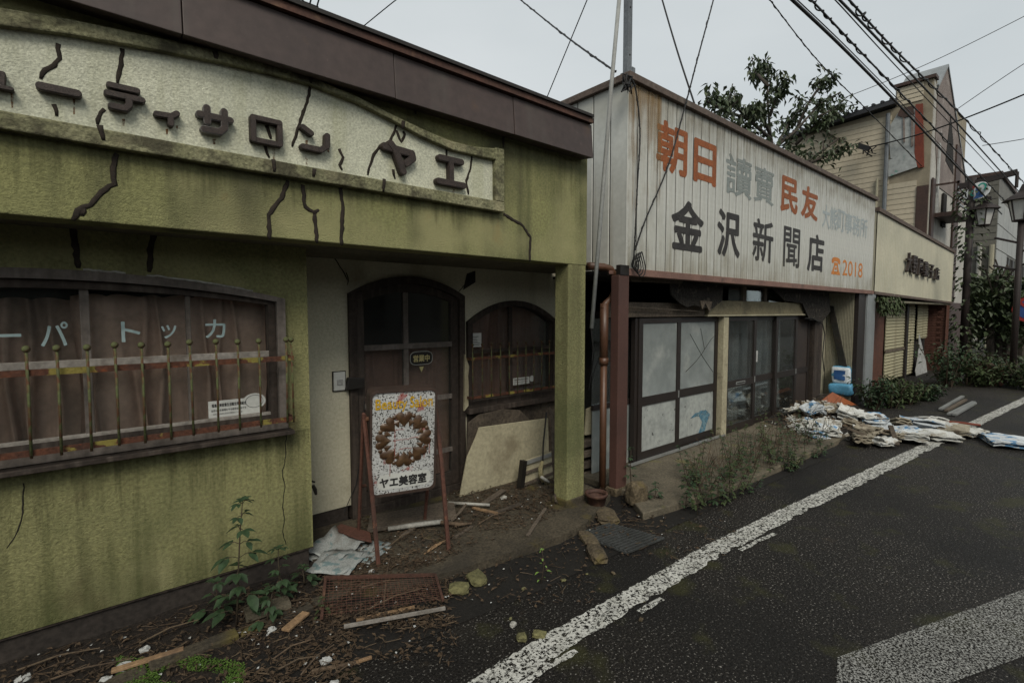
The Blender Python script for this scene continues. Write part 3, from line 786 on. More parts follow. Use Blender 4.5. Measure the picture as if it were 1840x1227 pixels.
# sealed cracks: beads of dark filler
def crack(px, Y, r=.0075, par=salon, m=m_sealant):
    pts = []
    for i in range(len(px) - 1):
        a, b = P(*px[i], Y=Y), P(*px[i + 1], Y=Y)
        n = max(2, int((b - a).length / .018))
        for j in range(n):
            p = a.lerp(b, j / n)
            pts.append(p + Vector((random.uniform(-.0028, .0028), 0, random.uniform(-.002, .002))))
    pts.append(P(*px[-1], Y=Y))
    rr = [r * (1.3 if m is m_sealant else 1) * random.uniform(.75, 1.15) for _ in pts]
    rr[-1] *= .6
    MB().tube(pts, rr, 6, flat=((0, 1, 0), .25)).build('crack', m, par, smooth=True)
for px in ([(104, 78), (107, 106), (97, 117), (82, 126), (73, 142)], [(220, 87), (217, 115), (211, 150)], [(97, 187), (102, 209)], [(188, 196), (178, 207), (175, 224)],
           [(558, 158), (548, 196), (540, 215), (525, 264)], [(610, 268), (616, 283), (611, 297), (615, 306)], [(713, 224), (705, 245), (700, 258)], [(712, 234), (721, 256), (728, 241), (724, 236)],
           [(684, 263), (671, 278), (664, 302), (661, 315)], [(803, 263), (802, 282)], [(848, 280), (845, 303), (838, 325), (842, 350)], [(480, 226), (487, 250)], [(476, 262), (484, 284)], [(706, 305), (710, 322)]):
    crack(px, -.0155, .0062)
for px in ([(180, 226), (186, 252)], [(491, 287), (493, 309)], [(560, 140), (559, 150)], [(725, 217), (723, 232)], [(565, 303), (563, 318)], [(690, 322), (689, 345)], [(386, 92), (388, 106)]):
    crack(px, YB - .001, .008)
for px in ([(210, 277), (203, 302), (205, 330), (182, 345), (163, 368), (140, 378), (131, 396)], [(148, 372), (147, 388)], [(518, 326), (506, 356), (482, 386), (485, 431)], [(544, 332), (548, 372), (565, 382), (570, 437)], [(563, 384), (573, 377)],
           [(611, 338), (616, 372), (613, 441)], [(905, 385), (938, 404), (953, 426), (952, 470)], [(745, 190), (747, 205)], [(905, 245), (904, 266)]):
    crack(px, -.002, .0085)
for px in ([(131, 408), (137, 450), (141, 482)], [(278, 412), (270, 450), (268, 489)]):
    crack(px, YW - .002, .010)
m_hair = M('open_hairline_crack', (.02, .017, .013), famt=0, rough=.95, bump=0)
for px in ([(518, 765), (512, 800), (514, 820), (507, 850), (512, 868), (508, 905), (511, 940), (508, 955), (514, 978)], [(42, 868), (41, 920), (30, 960), (12, 985)]):
    crack(px, YW - .0005, .0028, m=m_hair)

# runs of damp and soot on the stucco
stain(salon, -1.6, wx1 - .01, wz0 - .03, wz0 - .55, YW - .0015, (.055, .052, .030), 34, lo=.56, hi=.8, amt=.4)
stain(salon, -1.6, wx1 - .01, .75, .166, YW - .0022, (.065, .078, .030), 9, rising=True, lo=.46, hi=.9, amt=.65)
stain(salon, FX0, xr_o, zo, ZS + .002, -.0012, (.062, .060, .034), 30, lo=.56, hi=.82, amt=.45)
stain(salon, xr_o, FX1 - .005, ZB, ZS + .05, -.0012, (.075, .072, .03), 26, lo=.58, hi=.85, amt=.4)
stain(sign_panel, -1.0, xr_i - .004, zi + .75, zi, -.0152, (.21, .20, .12), 30, lo=.55, hi=.8, amt=.4)
# ---- recessed entrance: back wall with door and small window
YE = .90
dl, dr = P(627, 700, Y=YE).x, P(833, 700, Y=YE).x
dzs, dzt = P(632, 520, Y=YE).z - .03, P(733, 497, Y=YE).z
sl_, sr_ = P(834, 640, Y=YE).x + .02, 3.60
szs, szt, sz0 = P(850, 578, Y=YE).z, P(915, 540, Y=YE).z, P(900, 722, Y=YE).z
dhole = arch(dl, dr, .06, dzs, dzt, d=.03)
shole = arch(sl_, sr_, sz0, szs, szt, d=.02)
cracky = on([(wx1 - .1, .16), (dl + .012, .16), (dl + .012, .06), (dr + .02, .06), (3.75, .06), (3.75, ZS + .02), (wx1 - .1, ZS + .02)], YE)
MB().holed(cracky, [on(dhole, YE), on(shole, YE)], (0, .12, 0)).build('porch_wall', m_wallcream, salon)
MB().box((wx1 - .1, YE + .01, .02), (dl - .021, YE + .12, .159)).build('plinth', m_plinth, salon)
for px in ([(622, 490), (626, 500), (624, 512)], [(822, 527), (835, 512), (850, 506), (852, 498)], [(602, 465), (618, 490), (624, 503)]):
    crack(px, YE - .002, .004, m=m_hair)
MB().hexa(on([(dr + .0, dzt - .09), (dr + .13, dzt - .02), (dr + .13, dzt + .08), (dr + .04, dzt + .05)], YE - .004), (0, .0035, 0)).build('exposed_render_patch', m_torn, salon)
# door
dfr = MB().holed(on(arch(dl, dr, .055, dzs, dzt), YE - .03), [on(arch(dl, dr, .056, dzs, dzt, d=.055), YE - .03)], (0, .11, 0)).build('door_frame', m_darkwood, salon)
door = MB().holed(on(arch(dl, dr, .06, dzs, dzt, d=.058), YE + .0), [on(arch(dl, dr, .10, dzs, dzt, d=.125), YE + .0)], (0, .04, 0)).build('door', m_darkwood, salon)
dcx = P(730, 600, Y=YE).x
c_, a_ = (dl + dr) / 2, (dr - dl) / 2
MB().box((dcx - .022, YE + .004, .2), (dcx + .022, YE + .034, dzt - .10)).build('mullion', m_graywood, door, bevel=.003)
rails = [P(690, 624, Y=YE).z, P(812, 711, Y=YE).z, P(812, 806, Y=YE).z]
for i, z in enumerate(rails):
    MB().box((dl + .12, YE - .004, z - .022), (dr - .12, YE + .003, z + .022)).build('cross_rail', m_graywood, door, bevel=.003)
levels = [.2] + sorted(rails)
for i in range(3):
    for xa, xb in ((dl + .115, dcx - .015), (dcx + .015, dr - .115)):
        MB().box((xa, YE + .016, levels[i] + .015), (xb, YE + .02, levels[i + 1] - .015)).build('glass_pane', m_glass_d, door)
for xa, xb in ((dl + .115, dcx - .015), (dcx + .015, dr - .115)):
    q = []
    for i in range(9):
        x = xa + (xb - xa) * i / 8
        q.append((x, dzs + (dzt - dzs) * (1 - ((x - c_) / a_) ** 2) - .115))
    MB().band(on([(p[0], levels[3] + .015) for p in q], YE + .016), on(q, YE + .016), (0, .004, 0)).build('glass_pane', m_glass_d, door)
MB().box((dl + .06, YE + .005, .058), (dr - .06, YE + .04, .2)).build('kick_board', m_darkwood, door)
curtain('curtain', 'dark brown curtain hanging behind the panes of the salon door', dl + .08, dr - .08, YE + .1, .12, rails[0] - .02, m_curtain2, 9, .02)
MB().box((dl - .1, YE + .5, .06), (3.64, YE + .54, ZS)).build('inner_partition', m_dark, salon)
# open-for-business plaque on the door pane
po, pu, pv = pxrect(737, 777, 630, 664, YE + .012)
m_plq = M('black_plaque', (.018, .016, .014), famt=.1, rough=.4, bump=0)
m_gold = M('pale_gold_print', (.42, .37, .17), (.34, .30, .14), famt=.1, rough=.5, bump=0)
m_silver = M('silver_edge', (.34, .34, .31), famt=.1, rough=.4, bump=0)
pl = []
for i in range(20):
    a = i * math.pi / 10
    pl.append(po + pu * (.5 + .5 * math.copysign(abs(math.cos(a)) ** .5, math.cos(a))) + pv * (.62 + .38 * math.copysign(abs(math.sin(a)) ** .7, math.sin(a))))
plaque = MB().hexa(pl, (0, .004, 0)).build('plaque', m_plq, door)
MB().tube(pl + [pl[0]], .003, 5).build('plaque_edge', m_silver, plaque)
letter('営業中', po + pu * .14 + pv * .42 + Vector((0, -.002, 0)), pu * .72, pv * .38, m_gold, plaque, 'lettering', bold=.03)
MB().hexa([po + pu * .40 + pv * .12, po + pu * .60 + pv * .12, po + pu * .5 + pv * -.2], (0, .003, 0)).build('arrow_mark', m_gold, plaque)
# doorbell
bo_, bu, bv = pxrect(598, 619, 667, 702, YE)
bell = MB().box((bo_.x, YE - .02, bo_.z), (bo_.x + bu.x, YE - .001, bo_.z + bv.z)).build('doorbell', m_sticker, salon, bevel=.004)
MB().box((bo_.x + bu.x * .25, YE - .027, bo_.z + bv.z * .3), (bo_.x + bu.x * .75, YE - .021, bo_.z + bv.z * .6)).build('button', m_scrap, bell, bevel=.002)
MB().box((bo_.x - .006, YE - .012, bo_.z - .006), (bo_.x + bu.x + .006, YE - .0015, bo_.z + bv.z + .006)).build('bell_backing', m_plq, bell)
# dark lamp box beside the bell, hose valve at the wall corner
lb = P(640, 690, Y=YE - .06)
lbx = MB().hexa([lb + Vector((-.07, 0, -.04)), lb + Vector((.05, -.02, -.03)), lb + Vector((.06, -.02, .04)), lb + Vector((-.05, 0, .05))], (0, .05, 0)).build('wall_lamp_box', m_plq, salon, bevel=.004)
MB().tube(L([(655, 720), (650, 800), (640, 870), (618, 920)], Y=YE - .04), .003, 5).build('lamp_cable', m_wire, salon)
hv_ = MB().tube([P(562, 872, Y=YW + .1), P(566, 880, Y=YW + .1), P(568, 888, Y=YW + .1)], [.010, .013, .008], 7).build('hose_valve', m_plq, salon)
MB().tube([P(558, 864, Y=YW + .1), P(566, 866, Y=YW + .1)], .006, 5).build('valve_handle', m_plq, hv_)
MB().box((dr + .03, YE - .012, .06), (3.74, YE - .002, sz0 - .06)).build('dark_opening_panel', m_darkboard, salon)  # added dark board; its tone stands in for the dark opening below the window
# small arched window
sw = MB().holed(on(arch(sl_, sr_, sz0, szs, szt), YE - .035), [on(arch(sl_, sr_, sz0, szs, szt, d=.05), YE - .035)], (0, .11, 0)).build('window_frame', m_darkwood, salon)
smx = P(917, 620, Y=YE).x
B_ = (sl_, sr_, sz0, szs, szt)
for xa, xb in ((sl_ + .05, smx - .015), (smx + .015, sr_ - .05)):
    pane_strip(xa, xb, YE + .02, m_glass_d, 'glass_pane', sw, B_, d=.05)
MB().box((smx - .02, YE - .005, sz0 + .05), (smx + .02, YE + .018, szt - .06)).build('mullion', m_darkwood, sw)
zz = P(900, 629, Y=YE).z
MB().box((sl_ + .05, YE - .006, zz - .015), (sr_ - .05, YE + .016, zz + .015)).build('cross_rail', m_darkwood, sw)
MB().box((sl_ - .03, YE - .09, sz0 - .05), (sr_ + .02, YE - .001, sz0 - .002)).build('window_sill', m_darkwood, sw, bevel=.004)
curtain('curtain', 'pleated brown curtain behind the small arched window of the porch', sl_ + .04, sr_ - .04, YE + .1, sz0 + .04, szt - .03, m_curtain2, 12, .018)
YR2 = YE - .1
r2u, r2l = P(900, 641, Y=YR2).z, P(900, 708, Y=YR2).z
gx0_, gx1_ = P(846, 650, Y=YR2).x, 3.55
g2 = MB().box((gx0_, YR2, r2u - .012), (gx1_, YR2 + .006, r2u + .012)).build('window_guard', m_ironrail, salon)
MB().box((gx0_, YR2, r2l - .012), (gx1_, YR2 + .006, r2l + .012)).build('guard_rail', m_ironrail, g2)
for z in (r2u, r2l):
    MB().box((gx0_ - .006, YR2 + .0, z - .011), (gx0_ - .001, YE, z + .011)).build('guard_return', m_ironrail, g2)
f2 = P(880, 620, Y=YR2).z
bm2 = MB().tube([(0, 0, r2l - .015), (0, 0, f2)], .0045, 6); bm2.ball((0, 0, f2 + .008), .012, 8, 5)
bme2 = bm2.mesh('bar', m_iron, smooth=True)
for i in range(11):
    o = link('bar', bme2, g2); o.location = (gx0_ + .015 + i * (gx1_ - gx0_ - .04) / 10, YR2 - .006, 0)
# notices on the small window
n0, nu_, nv_ = pxrect(843, 865, 598, 624, YE + .012)
nt_ = MB().hexa([n0, n0 + nu_, n0 + nu_ + nv_, n0 + nv_], (0, .002, 0)).build('notice', m_sticker, sw)
for i in range(6):
    MB().box(n0 + nu_ * .12 + nv_ * (.12 + i * .12) + Vector((0, -.0014, 0)), n0 + nu_ * random.uniform(.6, .9) + nv_ * (.16 + i * .12) + Vector((0, -.0008, 0))).build('print_line', m_ink, nt_)
n0, nu_, nv_ = pxrect(922, 962, 672, 692, YE + .012)
nt_ = MB().hexa([n0, n0 + nu_ * .72, n0 + nu_ * .72 + nv_ * .8, n0 + nv_ * .8], (0, .002, 0)).build('sticker', m_sticker, sw)
for i, (b0, b1) in enumerate(((.5, .66), (.28, .36), (.12, .18))):
    letter('福島県美容業組合加盟店', n0 + nu_ * .05 + nv_ * b0 + Vector((0, -.0015, 0)), nu_ * .6, nv_ * (b1 - b0), m_ink, nt_, 'print_line', bold=.02)
c0 = n0 + nu_ * .84 + nv_ * .52
MB().hexa([c0 + Vector((math.cos(i * .4) * .03, 0, math.sin(i * .4) * .03)) for i in range(16)], (0, .002, 0)).build('round_emblem', m_sticker, nt_)
# split corner bead of render beside the window
MB().hexa(on([(sl_ - .055, sz0 - .02), (sl_ - .012, sz0 + .02), (sl_ - .008, sz0 + .2), (sl_ - .014, sz0 + .28), (sl_ - .002, sz0 + .36), (sl_ - .045, sz0 + .47), (sl_ - .05, sz0 + .2)], YE - .05), (0, .02, 0)).build('broken_render_edge', m_board, salon)

# ================================================================== NEWSPAPER SHOP
SX0, SX1 = 3.57, 10.72
SZ0, SZ1 = 1.945, 3.58
shop = thing('newspaper_shop', 'newspaper shop with white ribbed metal signboard above brown sliding glass doors', 'building', (6, .3, 0))
SD = .78                                  # depth of the sign box at its end
MB().box((SX0 + .02, .02, SZ0 + .01), (SX1 - .01, SD - .02, SZ1 - .02)).build('sign_box', m_groove, shop)
npan = 47
pw = (SX1 - SX0) / npan
pm = MB().hexa([Vector((.008, .004, SZ0 + .03)), Vector((.013, -.006, SZ0 + .03)), Vector((pw - .013, -.006, SZ0 + .03)), Vector((pw - .008, .004, SZ0 + .03))], (0, 0, SZ1 - SZ0 - .05)).mesh('sign_plank', m_white)
for i in range(npan):
    o = link('sign_plank', pm, shop); o.location = (SX0 + i * pw, .018 + random.uniform(-.0005, .0005), 0)
ps = SD / 4
pm2 = MB().hexa([Vector((0, .004, SZ0 + .03)), Vector((-.006, .012, SZ0 + .03)), Vector((-.006, ps - .012, SZ0 + .03)), Vector((0, ps - .004, SZ0 + .03))], (0, 0, SZ1 - SZ0 - .05)).mesh('end_plank', m_white)
for i in range(4):
    o = link('end_plank', pm2, shop); o.location = (SX0 + .018, .012 + i * ps, 0)
m_cap = M('dull_brown_coping', (.115, .085, .068), (.08, .06, .05), s=6, fine=50, famt=.3, rough=.75, bump=.3, bscale=50, patches=[((.19, .16, .13), 6, .56, .7, .6)])
MB().box((SX0 - .03, -.03, SZ1 - .03), (SX1 + .02, .12, SZ1 + .03)).build('coping', m_cap, shop, bevel=.005)
MB().box((SX0 - .031, .121, SZ1 - .032), (SX0 + .12, SD + .03, SZ1 + .028)).build('coping', m_cap, shop, bevel=.005)
m_pinktrim = M('pinkish_brown_sill_trim', (.20, .115, .09), (.15, .085, .068), s=5, fine=50, famt=.25, rough=.65, bump=.2, patches=[((.07, .05, .04), 6, .58, .7, .7)])
MB().box((SX0 - .012, -.022, SZ0 - .035), (SX1 + .004, .06, SZ0 + .028)).build('lower_trim', m_pinktrim, shop, bevel=.004)
MB().box((SX0, .061, SZ0 - .02), (SX1, .9, SZ0 + .004)).build('canopy_soffit', m_torn, shop)
MB().box((SX0, .7, SZ1 - .25), (SX1, 6, SZ1 - .2)).build('roof', m_darkroof, shop)
MB().box((SX0, 5.9, 0), (SX1, 6, SZ1 - .25)).build('rear_wall', m_dark, shop)
MB().box((SX0 + .0, .95, 0), (SX0 + .08, 5.9, SZ1 - .26)).build('side_wall', m_corr, shop)
MB().box((SX1 - .1, .95, 0), (SX1 - .01, 5.9, SZ1 - .26)).build('side_wall', m_corr, shop)

# painted characters
YP = .0104
def sgn(ch, bx, m, bold=.02):
    letter(ch, *pxrect(*bx, YP), m, shop, 'painted_character', bold=bold)
sgn('朝', (1181, 1234, 214, 320), m_orange, .03); sgn('日', (1248, 1286, 250, 336), m_orange, .04)
sgn('讀', (1305, 1351, 274, 362), m_faint, .016); sgn('賣', (1355, 1391, 296, 372), m_faint, .016)
sgn('民', (1404, 1433, 316, 387), m_orange, .04); sgn('友', (1441, 1469, 333, 398), m_orange, .04)
for i, ch in enumerate('大熊町事務所'):
    x = 1478 + i * 13.5
    sgn(ch, (x, x + 13, 366 + i * 5.0, 412 + i * 3.4), m_faint2, .022)
sgn('金', (1208, 1263, 358, 454), m_black, .035); sgn('沢', (1290, 1329, 377, 464), m_black, .035); sgn('新', (1353, 1389, 392, 474), m_black, .02)
sgn('聞', (1408, 1437, 407, 483), m_black, .015); sgn('店', (1452, 1480, 420, 490), m_black, .03)
sgn('2018', (1514, 1550, 467, 500), m_orange2, .012)
# telephone mark
to_, tu, tv = pxrect(1494, 1510, 461, 495, YP)
def tel(q): return [to_ + tu * a + tv * b for a, b in q]
tm = MB()
tm.add(tel([(.0, .78), (.12, .95), (.35, 1), (.65, 1), (.88, .95), (1, .78), (.95, .62), (.75, .66), (.72, .76), (.28, .76), (.25, .66), (.05, .62)]), [list(range(12))])
for q in ([(.3, .70), (.7, .70), (.74, .52), (.26, .52)], [(.26, .51), (.42, .51), (.30, .2), (.12, .2)], [(.58, .51), (.74, .51), (.88, .2), (.70, .2)], [(.05, .19), (.95, .19), (1, 0), (0, 0)], [(.43, .42), (.57, .42), (.6, .28), (.4, .28)]):
    tm.add(tel(q), [[0, 1, 2, 3]])
tm.build('telephone_symbol', m_orange2, shop, fix=False)

stain(shop, SX0 + .02, SX1 - .02, SZ1 - .03, SZ1 - .75, .0100, (.25, .215, .155), 40, lo=.52, hi=.8, amt=.5)
stain(shop, SX0 + .02, SX1 - .02, SZ0 + .55, SZ0 + .03, .0101, (.28, .25, .17), 26, rising=True, lo=.48, hi=.85, amt=.5)
stain(shop, SX0 + .01, SX0 + .5, SZ1 - .03, SZ0 + .2, .0098, (.26, .17, .08), 30, lo=.45, amt=.6)
# ---- front under the signboard
YD = .32
def dx(x, y=700): return P(x, y, Y=YD).x
zt = P(1225, 571, Y=YD).z
zm = (P(1180, 716, Y=YD).z + P(1330, 688, Y=YD).z) / 2
zf = .075
DOORS = [  # picture x of left/right edge, pane style, depth step
    (1147, 1222, 'frost', 0), (1221, 1293, 'crack', .035), (1303, 1357, 'dark', 0), (1350, 1396, 'dark', .035), (1392, 1430, 'dark', 0), (1427, 1456, 'blind', .035)]
m_blind = M('brown_door_panel', (.040, .030, .025), (.03, .023, .02), s=3, famt=.2, rough=.6, bump=.1)
for i, (xa, xb, st, dy) in enumerate(DOORS):
    a, b = dx(xa), dx(xb); y = YD + dy
    wd = min(.07, (b - a) * .11)
    dn = MB().holed([Vector(p) for p in ((a, y, zf), (b, y, zf), (b, y, zt), (a, y, zt))],
                    [[Vector(p) for p in ((a + wd, y, zf + .09), (b - wd, y, zf + .09), (b - wd, y, zm - .045), (a + wd, y, zm - .045))],
                     [Vector(p) for p in ((a + wd, y, zm + .045), (b - wd, y, zm + .045), (b - wd, y, zt - .05), (a + wd, y, zt - .05))]], (0, .03, 0)).build('sliding_door', m_doorframe, shop)
    mu, ml = {'frost': (m_frost, m_frost_torn), 'crack': (m_frost, m_frost_torn), 'dark': (m_glass_d, m_glass_d), 'blind': (m_blind, m_blind)}[st]
    MB().box((a + wd - .005, y + .012, zm + .04), (b - wd + .005, y + .016, zt - .045)).build('upper_pane', mu, dn)
    MB().box((a + wd - .005, y + .012, zf + .085), (b - wd + .005, y + .016, zm - .04)).build('lower_pane', ml, dn)
    hx = b - wd * .5 if i % 2 == 0 else a + wd * .5
    MB().box((hx - .008, y - .008, zm - .03), (hx + .008, y - .001, zm + .05)).build('finger_pull', m_alu, dn)
    if st == 'crack':
        for pp in ([(1240, 600), (1251, 620), (1262, 640), (1281, 668)], [(1259, 590), (1262, 606), (1266, 628), (1262, 634), (1250, 650), (1232, 668)], [(1262, 634), (1276, 612), (1283, 604)]):
            MB().tube([P(*q, Y=y + .010) for q in pp], .003, 4).build('crack', m_hair, dn)
        q = L([(1238, 800), (1234, 745), (1243, 728), (1262, 738), (1281, 735), (1280, 785)], Y=y + .010)
        MB().hexa(q, (0, .0015, 0)).build('torn_film', m_frost_torn, dn)
        for pp in ([(1248, 748), (1258, 738), (1268, 736), (1276, 744), (1270, 760), (1266, 775), (1262, 788), (1255, 798), (1246, 792), (1256, 776), (1262, 758), (1256, 748)], [(1238, 792), (1244, 784), (1252, 788), (1250, 800), (1240, 806)], [(1240, 752), (1250, 742), (1262, 739), (1252, 748)]):
            MB().hexa(L(pp, Y=y + .008), (0, .0012, 0)).build('blue_print_patch', m_blueprint, dn)
    if i == 2:
        s0, s1 = P(1322, 691, Y=y), P(1338, 699, Y=y)
        MB().box((s0.x, y - .006, zm - .018), (s1.x, y - .001, zm + .018)).build('mail_slot', m_alu, dn, bevel=.002)
        MB().box((s0.x + .015, y - .0075, zm - .008), (s1.x - .015, y - .0062, zm + .008)).build('mail_opening', m_dark, dn)
    if i == 3:
        q = L([(1355, 630), (1362, 630), (1361, 650), (1355, 650)], Y=y - .006)
        MB().hexa(q, (0, .004, 0)).build('white_tag', m_scrap, dn)
# cream posts and beams
MB().box((dx(1294), YD - .03, .06), (dx(1302.5), YD + .06, zt + .01)).build('door_post', m_creampost, shop, bevel=.004)
zb0, zb1 = P(1300, 566, Y=YD).z, P(1300, 546, Y=YD).z
MB().box((dx(1262), YD - .05, zt + .011), (dx(1452), YD - .005, zt + .035)).build('door_head', m_creampost, shop, bevel=.003)
MB().box((dx(1266), YD - .03, zt + .036), (dx(1447), YD + .02, zt + .20)).build('transom_beam', m_creambeam, shop, bevel=.004)
MB().box((3.7, YD - .01, zt + .012), (dx(1262) - .005, YD + .05, zt + .16)).build('head_beam', m_oldplank, shop, bevel=.004)
MB().box((3.62, YD + .09, zf - .04), (dx(1147) - .004, YD + .1, zm - .02)).build('side_pane', m_frost, shop)
MB().box((3.62, YD + .08, zm - .02), (dx(1147) - .004, YD + .11, zm + .03)).build('side_rail', m_doorframe, shop)
MB().box((3.62, YD + .10, zm + .031), (dx(1147) - .004, YD + .104, zt)).build('side_pane', m_glass_d, shop)
MB().box((dx(1147) - .05, YD + .01, zf), (dx(1147) - .003, YD + .06, zt)).build('door_jamb', m_doorframe, shop)
MB().box((dx(1458), YD - .02, .06), (dx(1472), YD + .12, 1.93)).build('corner_post', m_darkwood, shop, bevel=.004)
for xa, xb in ((1308, 1330), (1340, 1368), (1380, 1405), (1415, 1440)):
    MB().box((dx(xa), YD + .02, zt + .205), (dx(xb), YD + .025, SZ0 - .03)).build('transom_pane', m_glass_d, shop)
    MB().box((dx(xb) + .01, YD + .0, zt + .203), (dx(xb) + .1, YD + .05, SZ0 - .021)).build('transom_stud', m_oldplank, shop)
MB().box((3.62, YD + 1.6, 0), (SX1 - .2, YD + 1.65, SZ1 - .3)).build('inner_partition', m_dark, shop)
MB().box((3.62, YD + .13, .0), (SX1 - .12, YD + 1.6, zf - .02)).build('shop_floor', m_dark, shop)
# torn felt and broken boards hanging from the soffit
def torn(px, Y, m=m_torn, th=.012):
    MB().hexa(L(px, Y=Y), (0, th, 0)).build('torn_soffit_board', m, shop)
torn([(1203, 505), (1300, 512), (1298, 540), (1280, 555), (1262, 552), (1248, 548), (1235, 552), (1222, 545), (1206, 530)], YD - .12)
torn([(1258, 540), (1262, 556), (1268, 545), (1275, 560), (1280, 542)], YD - .13, m_oldplank)
torn([(1130, 492), (1230, 500), (1225, 510), (1135, 506)], YD - .2, m_oldplank)
torn([(1385, 515), (1490, 525), (1492, 560), (1478, 578), (1455, 575), (1442, 545), (1410, 540)], YD - .08)
MB().tube(L([(1130, 552), (1200, 556), (1262, 560)], Y=YD - .06), .006, 5).build('loose_batten', m_oldplank, shop)
MB().tube(L([(1447, 572), (1460, 572), (1478, 582), (1482, 600), (1478, 640), (1481, 668)], Y=YD - .09), .008, 5).build('dangling_cable', m_wire, shop)
# pale curtains inside
curtain('curtain', 'pale grey lace curtain inside the clear sliding doors of the newspaper shop', dx(1305), dx(1430), YD + .24, .12, zt - .05, m_lace, 12, .05)

# right end of the front: ribbed side wall, brown stile, grey post
XW = P(1530, 600, Y=.12).x
yb = P(1484, 600, X=XW).y
nr = 18
def rib(u, v):
    k = u * nr
    return Vector((XW + .012 * (abs((k % 1) - .5) * 2 > .5), .1 + (yb - .1) * u, .05 + 1.88 * v))
MB().grid(rib, nr * 8, 2).build('end_wall', m_corr, shop)
MB().box((XW + .02, .1, .0), (XW + .06, 1.0, 1.93)).build('end_wall_backing', m_dark, shop)
MB().box((XW - 1.0, yb - .0, .0), (XW - .01, yb + .04, 1.93)).build('alcove_back', m_corr, shop)
MB().box((P(1541, 600, Y=.03).x, .03, 0), (P(1556, 600, Y=.03).x - .005, .09, 1.915)).build('stile', m_doorframe, shop)
MB().box((P(1534, 600, Y=.09).x, .091, 0), (P(1539, 600, Y=.09).x, .11, 1.915)).build('pale_stile', m_creampost, shop)
MB().box((P(1557, 600, Y=0).x, .0, 0), (P(1571, 600, Y=0).x, .12, 1.912)).build('grey_post', m_greymetal, shop, bevel=.004)

# steel corner post and drainpipe by the gap
pa, pb = P(1110, 700, Y=-.02), P(1128, 700, Y=-.02)
post = thing('corner_post', 'rusty brown square steel post under the corner of the white signboard', 'post', (pa.x + .08, .06, 0))
MB().box((pa.x, -.02, .06), (pb.x, .065, SZ0 - .036)).build('shaft', m_postred, post, bevel=.006)
MB().box((pa.x - .02, -.03, .0), (pb.x + .02, .09, .07)).build('base_block', m_stone2, post, bevel=.012)
MB().box((pa.x + .01, -.025, SZ0 - .034), (pb.x - .01, .02, SZ0 + .05)).build('cable_box', m_plq, post)
pipe = thing('drainpipe', 'copper brown drainpipe with elbows in the gap between the two shops', 'pipe', P(1088, 890, Y=.12))
yp = .12
MB().tube(L([(1058, 478), (1085, 480), (1097, 484), (1103, 494), (1104, 512)], Y=yp), .032, 10).build('upper_elbow', m_copper, pipe, smooth=True)
MB().tube(L([(1104, 505), (1104, 525), (1098, 537), (1088, 546), (1084, 556)], Y=yp), .029, 10).build('offset_bend', m_copper, pipe, smooth=True)
pz_ = P(1086, 545, Y=yp); 
MB().tube([pz_, Vector((pz_.x, yp, 1.15))], .037, 10).build('collar_pipe', m_copper, pipe, smooth=True)
MB().tube([Vector((pz_.x, yp, 1.16)), Vector((pz_.x, yp, .02))], .030, 10).build('down_pipe', m_copper, pipe, smooth=True)
MB().tube([Vector((pz_.x, yp, 1.2)), Vector((pz_.x, yp, 1.14))], .041, 10).build('collar', m_copper, pipe, smooth=True)
MB().tube([Vector((pz_.x, yp, 1.17)), Vector((pz_.x + .11, yp + .0, 1.17))], .005, 5).build('bracket', m_rust, pipe)
MB().box((P(1089, 488, Y=yp).x, yp - .035, P(1089, 482, Y=yp).z - .05), (P(1097, 480, Y=yp).x, yp - .032, P(1089, 482, Y=yp).z - .02)).build('tape_patch', m_pinktrim, pipe)
# grey conduit leaning up to the mast, and the mast
c_pts = [PR(1118, -60, 4.2), P(1098, 160, Y=-.06), P(1085, 320, Y=-.07), P(1063, 590, Y=-.02)]
con = MB().tube(c_pts, .017, 8).build('conduit', m_conduit, None, smooth=True)
tag(con, 'grey plastic conduit slanting past the end of the white signboard', 'conduit')
mx0 = P(1128, 60, Y=.12)
mast = thing('sign_mast', 'galvanised steel channel mast standing on the corner of the white signboard', 'mast', (mx0.x, .12, SZ1))
ms = MB()
for a, b in (((-.03, -.025), (.03, -.019)), ((-.03, -.019), (-.024, .025)), ((.024, -.019), (.03, .025))):
    ms.box((mx0.x + a[0], .12 + a[1], SZ1 - .3), (mx0.x + b[0], .12 + b[1], SZ1 + 2.2))
ms.build('channel', m_steel, mast)
MB().box((mx0.x - .045, .085, SZ1 + .03), (mx0.x + .045, .16, SZ1 + .10)).build('clamp', m_steel, mast)
MB().box((mx0.x + .032, .09, SZ1 + .05), (mx0.x + .075, .096, SZ1 + .16)).build('bracket_plate', m_steel, mast)
for i in range(4):
    MB().tube([(mx0.x + .0, .093, SZ1 + .25 + i * .4), (mx0.x, .098, SZ1 + .25 + i * .4)], .008, 6).build('bolt_hole', m_dark, mast)

# raised concrete apron before the doors
ap = L([(1122, 880), (1155, 922), (1215, 905), (1300, 878), (1400, 838), (1500, 793), (1525, 780)], Z=.06)
poly = ap + [Vector((ap[-1].x, .9, .06)), Vector((3.5, .9, .06))]
struct(MB().hexa(poly, (0, 0, -.075)).build('shop_apron', m_slab2, bevel=.01))
MB_ = MB().box((dx(1130), YD - .04, .07), (dx(1300), YD - .005, .088)).build('door_track', m_alu, shop)

